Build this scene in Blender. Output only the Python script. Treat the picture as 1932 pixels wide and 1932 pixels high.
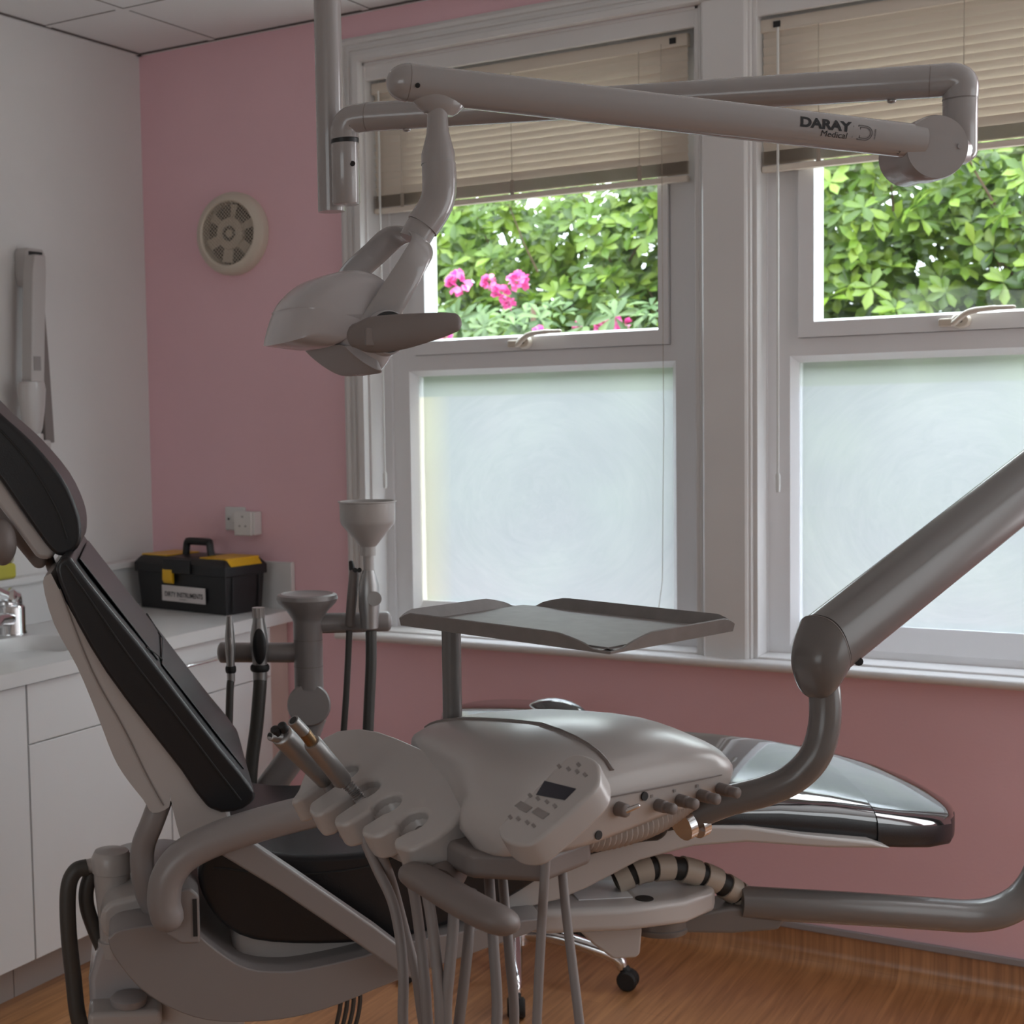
import bpy, bmesh, math, random
from mathutils import Vector as V, Matrix as M4
random.seed(7)
PI = math.pi
for o in list(bpy.data.objects):
    bpy.data.objects.remove(o)
S = bpy.context.scene
COL = S.collection

# ---------------------------------------------------------------- camera
CAM = V((3.3337, -4.1933, 1.5735))
F = V((-0.55626916, 0.8282928, -0.06704966))
R = V((0.83081545, 0.55604127, -0.0237442))
U = V((-0.01761523, 0.06891406, 0.99746707))
FPX, PX, PY = 2814.993, 513.24, 966.0
cd = bpy.data.cameras.new('camera')
cam = bpy.data.objects.new('camera', cd)
COL.objects.link(cam)
mw = M4((R, U, -F)).transposed().to_4x4()
mw.translation = CAM
cam.matrix_world = mw
cd.sensor_width = 36
cd.sensor_fit = 'HORIZONTAL'
cd.lens = FPX / 1932 * 36
cd.shift_x = (966 - PX) / 1932
cd.clip_start = 0.05
cd.dof.use_dof = True
cd.dof.focus_distance = 2.35
cd.dof.aperture_fstop = 9
S.camera = cam

# ---------------------------------------------------------------- world, lights, exposure
S.view_settings.view_transform = 'Standard'
S.view_settings.look = 'None'
S.view_settings.gamma = 1
S.view_settings.exposure = 0.12
S.cycles.max_bounces = 12
S.cycles.diffuse_bounces = 6
S.cycles.glossy_bounces = 4
S.cycles.transmission_bounces = 6
S.cycles.transparent_max_bounces = 12
S.cycles.caustics_reflective = False
S.cycles.caustics_refractive = True
S.cycles.sample_clamp_indirect = 6
wd = bpy.data.worlds.new('sky')
S.world = wd
wd.use_nodes = True
# an overcast sky: three times brighter overhead than at the horizon
wn = wd.node_tree
bgn = wn.nodes['Background']
bgn.inputs[1].default_value = 1.0
wtc = wn.nodes.new('ShaderNodeTexCoord')
wsp = wn.nodes.new('ShaderNodeSeparateXYZ')
wrp = wn.nodes.new('ShaderNodeValToRGB')
wn.links.new(wtc.outputs['Generated'], wsp.inputs[0])
wn.links.new(wsp.outputs[2], wrp.inputs[0])
wrp.color_ramp.elements[0].color = (2.0, 2.2, 2.35, 1)
wrp.color_ramp.elements[1].color = (18.0, 19.5, 20.8, 1)
wn.links.new(wrp.outputs[0], bgn.inputs[0])


def area(name, loc, rot, sx, sy, e, col=(1, 1, 1), portal=False):
    l = bpy.data.lights.new(name, 'AREA')
    l.shape = 'RECTANGLE'
    l.size, l.size_y = sx, sy
    l.energy = e
    l.color = col
    if portal:
        l.cycles.is_portal = True
    o = bpy.data.objects.new(name, l)
    o.location = loc
    o.rotation_euler = rot
    COL.objects.link(o)
    return o


# added fill lamps, no windows there: window wall, side and back of the room
area('fill_light_right', (4.35, -0.05, 1.75), (-PI / 2, 0, 0), 1.06, 1.7, 33, (0.93, 0.98, 1.0))
area('fill_light_side', (5.55, -1.3, 1.6), (0, PI / 2, 0), 1.7, 1.8, 14, (0.88, 0.96, 1.0))
area('fill_light_back', (2.4, -7.95, 1.6), (PI / 2, 0, 0), 3.0, 1.6, 28, (0.88, 0.96, 1.0))
# openings of the two windows in view guide the sky light
area('portal_one', (1.45, 0.27, 1.75), (-PI / 2, 0, 0), 1.06, 1.8, 1, portal=True)
area('portal_two', (2.68, 0.27, 1.75), (-PI / 2, 0, 0), 1.06, 1.8, 1, portal=True)


# ---------------------------------------------------------------- materials
def lin(c):
    return tuple(((v / 255 / 12.92) if v / 255 <= 0.04045 else ((v / 255 + 0.055) / 1.055) ** 2.4) for v in c) + (1,)


def mat(name, col, rough=0.5, metal=0.0, spec=0.5, bump=0.0, bscale=200, var=0.0, vscale=3.0, coat=0.0, ior=None):
    m = bpy.data.materials.new(name)
    m.use_nodes = True
    nt = m.node_tree
    b = nt.nodes['Principled BSDF']
    c = col if len(col) == 4 else tuple(col) + (1,)
    b.inputs['Base Color'].default_value = c
    b.inputs['Roughness'].default_value = rough
    b.inputs['Metallic'].default_value = metal
    b.inputs['Specular IOR Level'].default_value = spec
    b.inputs['Coat Weight'].default_value = coat
    if ior:
        b.inputs['IOR'].default_value = ior
    if var or bump:
        tc = nt.nodes.new('ShaderNodeTexCoord')
    if var:
        n = nt.nodes.new('ShaderNodeTexNoise')
        n.inputs['Scale'].default_value = vscale
        n.inputs['Detail'].default_value = 4
        nt.links.new(tc.outputs['Object'], n.inputs['Vector'])
        r = nt.nodes.new('ShaderNodeValToRGB')
        r.color_ramp.elements[0].position = 0.3
        r.color_ramp.elements[1].position = 0.7
        r.color_ramp.elements[0].color = tuple(x * (1 - var) for x in c[:3]) + (1,)
        r.color_ramp.elements[1].color = tuple(min(1, x * (1 + var)) for x in c[:3]) + (1,)
        nt.links.new(n.outputs['Fac'], r.inputs['Fac'])
        nt.links.new(r.outputs['Color'], b.inputs['Base Color'])
    if bump:
        n2 = nt.nodes.new('ShaderNodeTexNoise')
        n2.inputs['Scale'].default_value = bscale
        n2.inputs['Detail'].default_value = 3
        nt.links.new(tc.outputs['Object'], n2.inputs['Vector'])
        bp = nt.nodes.new('ShaderNodeBump')
        bp.inputs['Strength'].default_value = bump
        bp.inputs['Distance'].default_value = 0.002
        nt.links.new(n2.outputs['Fac'], bp.inputs['Height'])
        nt.links.new(bp.outputs['Normal'], b.inputs['Normal'])
    return m


MT = {}
MT['wall'] = mat('white_wall_paint', (0.71, 0.70, 0.69), 0.8, bump=0.15, bscale=120, var=0.02)
MT['pink'] = mat('pink_wall_paint', (0.80, 0.51, 0.555), 0.75, bump=0.2, bscale=120, var=0.02)
MT['ceil'] = mat('ceiling_tile', (0.80, 0.82, 0.825), 0.9, bump=0.2, bscale=300)
MT['grid_shade'] = mat('ceiling_grid', (0.10, 0.09, 0.085), 0.6)  # dark colour for shadow lines; the bars themselves match the tiles
MT['trim'] = mat('white_gloss_trim', (0.69, 0.67, 0.66), 0.35, var=0.02)
MT['upvc'] = mat('white_upvc', (0.74, 0.73, 0.74), 0.3)
MT['cream'] = mat('cream_plastic', (0.62, 0.55, 0.46), 0.45)
MT['slat'] = mat('beige_slat', (0.70, 0.62, 0.53), 0.45)
MT['cord'] = mat('blind_cord', (0.40, 0.34, 0.28), 0.8)
MT['wand'] = mat('clear_wand', (0.7, 0.7, 0.68), 0.2)
MT['white'] = mat('dental_white_plastic', (0.46, 0.43, 0.415), 0.28)
MT['whiteg'] = mat('dental_white_gloss', (0.45, 0.425, 0.43), 0.16)
MT['arm'] = mat('painted_arm', (0.16, 0.148, 0.142), 0.22)
MT['shade'] = mat('dental_shaded_plastic', (0.27, 0.245, 0.24), 0.32)  # darker copy of the dental plastic, shade put into the base colour
MT['larm'] = mat('lamp_arm_paint', (0.34, 0.32, 0.315), 0.2, coat=0.4)
MT['greyp'] = mat('grey_brown_plastic', (0.20, 0.17, 0.16), 0.5)
MT['grey'] = mat('mid_grey_plastic', (0.32, 0.30, 0.30), 0.4)
MT['hose'] = mat('grey_hose', (0.25, 0.225, 0.22), 0.5)
MT['dhose'] = mat('dark_grey_hose', (0.06, 0.055, 0.05), 0.45)
MT['leather'] = mat('black_leather', (0.012, 0.012, 0.014), 0.32, bump=0.12, bscale=350)
MT['film'] = mat('clear_film_over_black', (0.010, 0.010, 0.012), 0.06, spec=0.5, coat=1.0, ior=2.2)
MT['black'] = mat('black_plastic', (0.008, 0.008, 0.009), 0.4)
MT['dark'] = mat('dark_recess', (0.012, 0.011, 0.011), 0.6)
MT['yellow'] = mat('yellow_plastic', (0.75, 0.42, 0.01), 0.35)
MT['paper'] = mat('paper', (0.62, 0.57, 0.56), 0.7)
MT['chrome'] = mat('chrome', (0.75, 0.75, 0.76), 0.12, metal=1)
MT['steel'] = mat('brushed_steel', (0.40, 0.39, 0.385), 0.42, metal=0.85)
MT['brass'] = mat('worn_brass', (0.34, 0.23, 0.13), 0.4, metal=1)
MT['counter'] = mat('white_counter', (0.70, 0.695, 0.69), 0.3, var=0.02)
MT['cab'] = mat('cabinet_white', (0.71, 0.71, 0.71), 0.3)
MT['filler'] = mat('filler_panel', (0.62, 0.50, 0.46), 0.5)
MT['plinth'] = mat('plinth_grey', (0.36, 0.33, 0.31), 0.4)
MT['ink'] = mat('black_print', (0.01, 0.01, 0.012), 0.5)
MT['inkg'] = mat('grey_print', (0.10, 0.09, 0.09), 0.5)
MT['inkl'] = mat('pale_grey_print', (0.26, 0.235, 0.225), 0.5)
MT['screen'] = mat('lcd_screen', (0.035, 0.037, 0.05), 0.2)
MT['strip'] = mat('capping_strip', (0.30, 0.28, 0.285), 0.4)
MT['tray'] = mat('tray_steel', (0.22, 0.205, 0.20), 0.5, metal=0.1, var=0.08, vscale=40)
MT['rubber'] = mat('rubber', (0.015, 0.014, 0.014), 0.6)
MT['rib'] = mat('corrugated_plastic', (0.42, 0.37, 0.34), 0.5)
MT['tan'] = mat('cable_cover_plastic', (0.42, 0.36, 0.30), 0.5)
MT['label'] = mat('shiny_label', (0.75, 0.76, 0.78), 0.15)
MT['bark'] = mat('bark', (0.10, 0.065, 0.04), 0.8, var=0.3, vscale=20)
MT['bounce_ground'] = mat('pale_bounce_ground', (0.36, 0.34, 0.31), 0.9, var=0.3, vscale=4)  # ground made pale to bounce light up into the room
MT['yliq'] = mat('yellow_soap', (0.50, 0.46, 0.06), 0.3)
MT['ybot'] = mat('pale_bottle', (0.52, 0.50, 0.36), 0.25)


def nodes_of(name):
    m = bpy.data.materials.new(name)
    m.use_nodes = True
    nt = m.node_tree
    nt.nodes.clear()
    out = nt.nodes.new('ShaderNodeOutputMaterial')
    return m, nt, out


def clear_glass():
    m, nt, out = nodes_of('clear_pane')
    t = nt.nodes.new('ShaderNodeBsdfTransparent')
    t.inputs[0].default_value = (0.94, 0.96, 0.95, 1)
    g = nt.nodes.new('ShaderNodeBsdfGlossy')
    g.inputs['Roughness'].default_value = 0.02
    mx = nt.nodes.new('ShaderNodeMixShader')
    fr = nt.nodes.new('ShaderNodeFresnel')
    ge = nt.nodes.new('ShaderNodeNewGeometry')
    mr = nt.nodes.new('ShaderNodeMapRange')
    mr.inputs['To Min'].default_value = 1.45
    mr.inputs['To Max'].default_value = 1 / 1.45
    nt.links.new(ge.outputs['Backfacing'], mr.inputs[0])
    nt.links.new(mr.outputs[0], fr.inputs[0])
    nt.links.new(fr.outputs[0], mx.inputs[0])
    nt.links.new(t.outputs[0], mx.inputs[1])
    nt.links.new(g.outputs[0], mx.inputs[2])
    nt.links.new(mx.outputs[0], out.inputs[0])
    return m


def frosted(yellow):
    # obscured pane: a translucent film with smeared streaks, plainer along its edges
    m, nt, out = nodes_of('frosted_pane_reveal_tint' if yellow else 'frosted_pane')
    tc = nt.nodes.new('ShaderNodeTexCoord')
    mp = nt.nodes.new('ShaderNodeMapping')
    nt.links.new(tc.outputs['Generated'], mp.inputs[0])
    # smears: noise looked up along arcs round a centre
    mp.inputs['Location'].default_value = (-0.5, 0, -0.45)
    sx = nt.nodes.new('ShaderNodeSeparateXYZ')
    nt.links.new(mp.outputs[0], sx.inputs[0])
    cv = nt.nodes.new('ShaderNodeCombineXYZ')
    nt.links.new(sx.outputs[0], cv.inputs[0])
    nt.links.new(sx.outputs[2], cv.inputs[1])
    ln = nt.nodes.new('ShaderNodeVectorMath')
    ln.operation = 'LENGTH'
    nt.links.new(cv.outputs[0], ln.inputs[0])
    at2 = nt.nodes.new('ShaderNodeMath')
    at2.operation = 'ARCTAN2'
    nt.links.new(sx.outputs[2], at2.inputs[0])
    nt.links.new(sx.outputs[0], at2.inputs[1])
    m1_ = nt.nodes.new('ShaderNodeMath')
    m1_.operation = 'MULTIPLY'
    m1_.inputs[1].default_value = 14
    nt.links.new(ln.outputs['Value'], m1_.inputs[0])
    pc_ = nt.nodes.new('ShaderNodeCombineXYZ')
    nt.links.new(m1_.outputs[0], pc_.inputs[0])
    nt.links.new(at2.outputs[0], pc_.inputs[1])
    w = nt.nodes.new('ShaderNodeTexNoise')
    w.inputs['Scale'].default_value = 1.7
    w.inputs['Detail'].default_value = 7
    w.inputs['Roughness'].default_value = 0.7
    w.inputs['Distortion'].default_value = 1.2
    nt.links.new(pc_.outputs[0], w.inputs['Vector'])
    n = nt.nodes.new('ShaderNodeTexNoise')
    n.inputs['Scale'].default_value = 2.0
    n.inputs['Detail'].default_value = 3
    nt.links.new(tc.outputs['Generated'], n.inputs['Vector'])
    ad = nt.nodes.new('ShaderNodeMath')
    ad.operation = 'MULTIPLY'
    nt.links.new(w.outputs['Fac'], ad.inputs[0])
    nt.links.new(n.outputs['Fac'], ad.inputs[1])
    r = nt.nodes.new('ShaderNodeValToRGB')
    r.color_ramp.elements[0].position = 0.15
    r.color_ramp.elements[1].position = 0.42
    r.color_ramp.elements[0].color = (0.45, 0.455, 0.495, 1)
    r.color_ramp.elements[1].color = (0.51, 0.508, 0.545, 1)
    nt.links.new(ad.outputs[0], r.inputs[0])
    col = r.outputs[0]
    sp = nt.nodes.new('ShaderNodeSeparateXYZ')
    nt.links.new(tc.outputs['Generated'], sp.inputs[0])
    if yellow:  # cream blur of the outside reveal, painted into the film's left edge
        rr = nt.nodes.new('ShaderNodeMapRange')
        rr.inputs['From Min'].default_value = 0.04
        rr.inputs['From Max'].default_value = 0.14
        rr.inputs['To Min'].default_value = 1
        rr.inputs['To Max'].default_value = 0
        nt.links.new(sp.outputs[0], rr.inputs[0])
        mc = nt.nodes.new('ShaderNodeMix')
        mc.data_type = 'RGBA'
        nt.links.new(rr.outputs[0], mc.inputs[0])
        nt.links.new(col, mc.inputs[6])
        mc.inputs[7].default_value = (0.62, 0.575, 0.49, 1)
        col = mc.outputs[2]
    # the film stops short of the top of the pane
    rt = nt.nodes.new('ShaderNodeMapRange')
    rt.inputs['From Min'].default_value = 0.895
    rt.inputs['From Max'].default_value = 0.905
    nt.links.new(sp.outputs[2], rt.inputs[0])
    m2 = nt.nodes.new('ShaderNodeMix')
    m2.data_type = 'RGBA'
    nt.links.new(rt.outputs[0], m2.inputs[0])
    nt.links.new(col, m2.inputs[6])
    m2.inputs[7].default_value = (0.44, 0.45, 0.445, 1)
    t1 = nt.nodes.new('ShaderNodeBsdfTranslucent')
    nt.links.new(m2.outputs[2], t1.inputs[0])
    t2 = nt.nodes.new('ShaderNodeBsdfRefraction')
    t2.inputs['Roughness'].default_value = 0.45
    t2.inputs['IOR'].default_value = 1.25
    nt.links.new(m2.outputs[2], t2.inputs[0])
    tr = nt.nodes.new('ShaderNodeMixShader')
    tr.inputs[0].default_value = 0.6
    nt.links.new(t1.outputs[0], tr.inputs[1])
    nt.links.new(t2.outputs[0], tr.inputs[2])
    gl = nt.nodes.new('ShaderNodeBsdfGlossy')
    gl.inputs['Roughness'].default_value = 0.1
    mx = nt.nodes.new('ShaderNodeMixShader')
    mx.inputs[0].default_value = 0.03
    nt.links.new(tr.outputs[0], mx.inputs[1])
    nt.links.new(gl.outputs[0], mx.inputs[2])
    nt.links.new(mx.outputs[0], out.inputs[0])
    return m


def leafmat(name, c0, c1, c2, trans=0.35):
    m, nt, out = nodes_of(name)
    g = nt.nodes.new('ShaderNodeNewGeometry')
    r = nt.nodes.new('ShaderNodeValToRGB')
    e = r.color_ramp.elements
    e[0].color = c0 + (1,)
    e[1].color = c2 + (1,)
    x = e.new(0.5)
    x.color = c1 + (1,)
    nt.links.new(g.outputs['Random Per Island'], r.inputs[0])
    d = nt.nodes.new('ShaderNodeBsdfDiffuse')
    t = nt.nodes.new('ShaderNodeBsdfTranslucent')
    nt.links.new(r.outputs[0], d.inputs[0])
    nt.links.new(r.outputs[0], t.inputs[0])
    mx = nt.nodes.new('ShaderNodeMixShader')
    mx.inputs[0].default_value = trans
    nt.links.new(d.outputs[0], mx.inputs[1])
    nt.links.new(t.outputs[0], mx.inputs[2])
    gl = nt.nodes.new('ShaderNodeBsdfGlossy')
    gl.inputs['Roughness'].default_value = 0.35
    m3 = nt.nodes.new('ShaderNodeMixShader')
    m3.inputs[0].default_value = 0.02
    nt.links.new(mx.outputs[0], m3.inputs[1])
    nt.links.new(gl.outputs[0], m3.inputs[2])
    nt.links.new(m3.outputs[0], out.inputs[0])
    return m


def wood():
    m = bpy.data.materials.new('wood_plank_vinyl')
    m.use_nodes = True
    nt = m.node_tree
    b = nt.nodes['Principled BSDF']
    b.inputs['Roughness'].default_value = 0.30
    b.inputs['IOR'].default_value = 1.6
    tc = nt.nodes.new('ShaderNodeTexCoord')
    sp = nt.nodes.new('ShaderNodeSeparateXYZ')
    nt.links.new(tc.outputs['Object'], sp.inputs[0])
    ad = nt.nodes.new('ShaderNodeMath')      # run the pattern up the coved edge
    nt.links.new(sp.outputs[1], ad.inputs[0])
    nt.links.new(sp.outputs[2], ad.inputs[1])
    cb = nt.nodes.new('ShaderNodeCombineXYZ')
    nt.links.new(ad.outputs[0], cb.inputs[0])
    nt.links.new(sp.outputs[0], cb.inputs[1])
    br = nt.nodes.new('ShaderNodeTexBrick')
    br.inputs['Scale'].default_value = 1
    br.inputs['Brick Width'].default_value = 1.1
    br.inputs['Row Height'].default_value = 0.09
    br.inputs['Mortar Size'].default_value = 0.0008
    br.inputs['Color1'].default_value = (0.50, 0.245, 0.105, 1)
    br.inputs['Color2'].default_value = (0.41, 0.195, 0.083, 1)
    br.inputs['Mortar'].default_value = (0.32, 0.15, 0.063, 1)
    nt.links.new(cb.outputs[0], br.inputs['Vector'])
    mp = nt.nodes.new('ShaderNodeMapping')
    mp.inputs['Scale'].default_value = (1.6, 34, 1)
    nt.links.new(cb.outputs[0], mp.inputs[0])
    n = nt.nodes.new('ShaderNodeTexNoise')
    n.inputs['Scale'].default_value = 2.2
    n.inputs['Detail'].default_value = 7
    n.inputs['Distortion'].default_value = 0.6
    nt.links.new(mp.outputs[0], n.inputs['Vector'])
    r = nt.nodes.new('ShaderNodeValToRGB')
    r.color_ramp.elements[0].position = 0.3
    r.color_ramp.elements[1].position = 0.72
    r.color_ramp.elements[0].color = (0.62, 0.56, 0.52, 1)
    r.color_ramp.elements[1].color = (1.12, 1.12, 1.12, 1)
    nt.links.new(n.outputs['Fac'], r.inputs[0])
    mx = nt.nodes.new('ShaderNodeMix')
    mx.data_type = 'RGBA'
    mx.blend_type = 'MULTIPLY'
    mx.inputs[0].default_value = 1
    nt.links.new(br.outputs['Color'], mx.inputs[6])
    nt.links.new(r.outputs[0], mx.inputs[7])
    nt.links.new(mx.outputs[2], b.inputs['Base Color'])
    return m


MT['wood'] = wood()
MT['glass'] = clear_glass()
MT['frost_tint'] = frosted(True)
MT['frost'] = frosted(False)
MT['leaf'] = leafmat('light_green_leaf', (0.020, 0.045, 0.005), (0.072, 0.130, 0.013), (0.145, 0.212, 0.028))
MT['dleaf'] = leafmat('rhododendron_leaf', (0.026, 0.052, 0.016), (0.052, 0.09, 0.03), (0.10, 0.15, 0.055), 0.2)
MT['petal'] = leafmat('pink_petal', (0.45, 0.04, 0.19), (0.55, 0.09, 0.28), (0.65, 0.19, 0.40), 0.4)


# ---------------------------------------------------------------- mesh helpers
def at(px, py, d):
    """the point that lies d metres deep along the view through a place in the photograph"""
    return CAM + (F + R * ((px - PX) / FPX) - U * ((py - PY) / FPX)) * d


def cr(P, n=6):
    P = [V(p) for p in P]
    out = []
    for i in range(len(P) - 1):
        p0 = P[i - 1] if i else P[0] * 2 - P[1]
        p1, p2 = P[i], P[i + 1]
        p3 = P[i + 2] if i + 2 < len(P) else P[-1] * 2 - P[-2]
        for k in range(n):
            t = k / n
            out.append(0.5 * ((2 * p1) + (p2 - p0) * t + (2 * p0 - 5 * p1 + 4 * p2 - p3) * t * t + (3 * p1 - p0 - 3 * p2 + p3) * t ** 3))
    out.append(P[-1].copy())
    return out


def crs(L, n=6):
    return [v.x for v in cr([V((a, 0, 0)) for a in L], n)]


def dense(o, n=4):
    Q = [V((x, y, 0)) for x, y in o]
    P_ = cr(Q + [Q[0]], n)[:-1]
    return [(p.x, p.y) for p in P_]


class MB:
    def __init__(s):
        s.bm = bmesh.new()

    def face(s, pts):
        return s.bm.faces.new([s.bm.verts.new(p) for p in pts])

    def box(s, lo, hi, fr=None):
        x0, y0, z0 = lo
        x1, y1, z1 = hi
        c = [V(p) for p in ((x0, y0, z0), (x1, y0, z0), (x1, y1, z0), (x0, y1, z0), (x0, y0, z1), (x1, y0, z1), (x1, y1, z1), (x0, y1, z1))]
        if fr:
            c = [fr(p) for p in c]
        v = [s.bm.verts.new(p) for p in c]
        for f in ((3, 2, 1, 0), (4, 5, 6, 7), (0, 1, 5, 4), (1, 2, 6, 5), (2, 3, 7, 6), (3, 0, 4, 7)):
            s.bm.faces.new([v[i] for i in f])
        return s

    def rings(s, rings, cap=True, loop=False):
        vs = [[s.bm.verts.new(p) for p in r] for r in rings]
        n = len(vs[0])
        m = len(vs)
        for i in range(m if loop else m - 1):
            a, b = vs[i], vs[(i + 1) % m]
            for k in range(n):
                s.bm.faces.new((a[k], a[(k + 1) % n], b[(k + 1) % n], b[k]))
        if cap and not loop:
            s.bm.faces.new(list(reversed(vs[0])))
            s.bm.faces.new(vs[-1])
        return s

    def tube(s, pts, r, seg=16, flat=1.0, nrm=None, round_ends=0, cap=True):
        pts = [V(p) for p in pts]
        n = len(pts)
        rr = list(r) if isinstance(r, (list, tuple)) else [r] * n
        if round_ends:
            def dome(p, d, r0):
                return [(p + d * r0 * math.sin(a) * round_ends, r0 * max(0.02, math.cos(a))) for a in (PI / 2 * 0.25, PI / 2 * 0.5, PI / 2 * 0.75, PI / 2 * 0.93, PI / 2)]
            d1 = (pts[-1] - pts[-2]).normalized()
            d0 = (pts[0] - pts[1]).normalized()
            e1 = dome(pts[-1], d1, rr[-1])
            e0 = dome(pts[0], d0, rr[0])[::-1]
            pts = [p for p, _ in e0] + pts + [p for p, _ in e1]
            rr = [q for _, q in e0] + rr + [q for _, q in e1]
            n = len(pts)
        T = []
        for i in range(n):
            a = pts[max(0, i - 1)]
            b = pts[min(n - 1, i + 1)]
            T.append((b - a).normalized())
        N = V(nrm) if nrm is not None else (V((0, 0, 1)) if abs(T[0].z) < 0.9 else V((1, 0, 0)))
        rings = []
        for i in range(n):
            N = (N - T[i] * N.dot(T[i])).normalized()
            B = T[i].cross(N)
            rings.append([pts[i] + (N * math.cos(2 * PI * k / seg) * flat + B * math.sin(2 * PI * k / seg)) * rr[i] for k in range(seg)])
        return s.rings(rings, cap)

    def lathe(s, prof, o, ax, seg=28, flat=1.0, nrm=None, cap=True):
        o, ax = V(o), V(ax).normalized()
        n = V(nrm) if nrm is not None else (V((0, 0, 1)) if abs(ax.z) < 0.9 else V((1, 0, 0)))
        n = (n - ax * n.dot(ax)).normalized()
        b = ax.cross(n)
        return s.rings([[o + ax * h + (n * math.cos(2 * PI * k / seg) * flat + b * math.sin(2 * PI * k / seg)) * max(r, 1e-4) for k in range(seg)] for r, h in prof], cap)

    def prism(s, poly, fr, t0, t1):
        a = [s.bm.verts.new(fr(x, y, t0)) for x, y in poly]
        b = [s.bm.verts.new(fr(x, y, t1)) for x, y in poly]
        n = len(poly)
        s.bm.faces.new(list(reversed(a)))
        s.bm.faces.new(b)
        for i in range(n):
            s.bm.faces.new((a[i], a[(i + 1) % n], b[(i + 1) % n], b[i]))
        return s

    def ell(s, c, rx, ry, rz, fr=None, seg=20, rg=12):
        c = V(c)
        rings = []
        for i in range(rg + 1):
            th = PI * i / rg
            rad = max(0.01, math.sin(th))
            rings.append([V((c.x + rx * rad * math.cos(2 * PI * k / seg), c.y + ry * rad * math.sin(2 * PI * k / seg), c.z - rz * math.cos(th))) for k in range(seg)])
        if fr:
            rings = [[fr(p) for p in r] for r in rings]
        return s.rings(rings)

    def build(s, name, m, parent=None, bevel=0, seg=3, sub=0, ang=38, flat=False):
        bm = s.bm
        bmesh.ops.recalc_face_normals(bm, faces=bm.faces)
        me = bpy.data.meshes.new(name)
        for f in bm.faces:
            f.smooth = not flat
        if not bevel and not sub:
            for e in bm.edges:
                if len(e.link_faces) == 2 and e.calc_face_angle(0) > math.radians(ang):
                    e.smooth = False
        bm.to_mesh(me)
        bm.free()
        me.materials.append(MT[m] if isinstance(m, str) else m)
        o = bpy.data.objects.new(name, me)
        COL.objects.link(o)
        if bevel:
            b = o.modifiers.new('bevel', 'BEVEL')
            b.width = bevel
            b.segments = seg
            b.limit_method = 'ANGLE'
            b.angle_limit = math.radians(28)
            b.harden_normals = True
        if sub:
            q = o.modifiers.new('subsurf', 'SUBSURF')
            q.levels = q.render_levels = sub
        if parent is not None:
            par(o, parent)
        return o


ORIG = {}


def par(o, p):
    o.parent = p
    w = ORIG.get(p.name, V((0, 0, 0)))
    o.matrix_parent_inverse = M4.Translation(-w)
    ORIG[o.name] = V((0, 0, 0))


def tag(o, label, cat, group=None, kind=None):
    o['label'] = label
    o['category'] = cat
    if group:
        o['group'] = group
    if kind:
        o['kind'] = kind
    return o


def thing(name, loc, label, cat, group=None):
    o = bpy.data.objects.new(name, None)
    o.empty_display_size = 0.1
    COL.objects.link(o)
    o.location = V(loc)
    ORIG[o.name] = V(loc)
    return tag(o, label, cat, group)


def struct(o):
    o['kind'] = 'structure'
    return o


def sempty(name, loc):
    o = bpy.data.objects.new(name, None)
    COL.objects.link(o)
    o.location = V(loc)
    ORIG[o.name] = V(loc)
    return struct(o)


def text_mesh(txt, size, fn, name, m, parent, bold=0.0, sx=1.0, align='CENTER', thick=0.0):
    cu = bpy.data.curves.new('lettering', 'FONT')
    cu.body = txt
    cu.size = size
    cu.align_x = align
    cu.align_y = 'CENTER'
    cu.offset = bold
    tmp = bpy.data.objects.new('lettering', cu)
    COL.objects.link(tmp)
    dg = bpy.context.evaluated_depsgraph_get()
    me = bpy.data.meshes.new_from_object(tmp.evaluated_get(dg))
    bpy.data.objects.remove(tmp)
    bm = bmesh.new()
    bm.from_mesh(me)
    bmesh.ops.subdivide_edges(bm, edges=[e for e in bm.edges if e.calc_length() > size * 0.25], cuts=2)
    bmesh.ops.triangulate(bm, faces=bm.faces)
    for v in bm.verts:
        v.co = fn(v.co.x * sx, v.co.y)
    b = MB()
    b.bm.free()
    b.bm = bm
    return b.build(name, m, parent, flat=True)


def rect(x0, z0, x1, z1):
    return [(x0, z0), (x1, z0), (x1, z1), (x0, z1)]


# ================================================================ THE ROOM
H = 2.8327
W_R, W_B = 5.6, -8.0
b = MB()
b.face([(0, W_B, 0), (W_R, W_B, 0), (W_R, -0.06, 0), (0, -0.06, 0)])
prev = None
cove = [(-0.06, 0.0)] + [(-0.06 + 0.055 * math.sin(a), 0.055 - 0.055 * math.cos(a)) for a in [PI / 2 * k / 6 for k in range(1, 7)]] + [(-0.005, 0.1)]
for (y0, z0), (y1, z1) in zip(cove, cove[1:]):
    b.face([(0.5, y0, z0), (W_R, y0, z0), (W_R, y1, z1), (0.5, y1, z1)])
bmesh.ops.remove_doubles(b.bm, verts=b.bm.verts, dist=1e-5)
struct(b.build('floor', 'wood', ang=60))
struct(MB().box((0.5, -0.012, 0.098), (W_R, 0, 0.117)).build('baseboard_window', 'strip', bevel=0.003))
struct(MB().box((-0.1, W_B, 0), (0, 0.3, H)).build('wall_left', 'wall'))
struct(MB().box((W_R, W_B, 0), (W_R + 0.1, 0.3, H)).build('wall_right', 'wall'))
struct(MB().box((-0.1, W_B - 0.1, 0), (W_R + 0.1, W_B, H)).build('wall_back', 'wall'))
OX0, OX1, OX2, OX3 = 0.900, 1.985, 2.134, 3.219
SZ, HZ = 0.85, 2.674
b = MB()
b.box((0, 0, 0), (OX0, 0.3, H)).box((OX3, 0, 0), (W_R, 0.3, H))
b.box((OX0, 0, 0), (OX3, 0.3, SZ - 0.025)).box((OX0, 0, HZ), (OX3, 0.3, H))
struct(b.build('wall_window', 'pink'))
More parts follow.
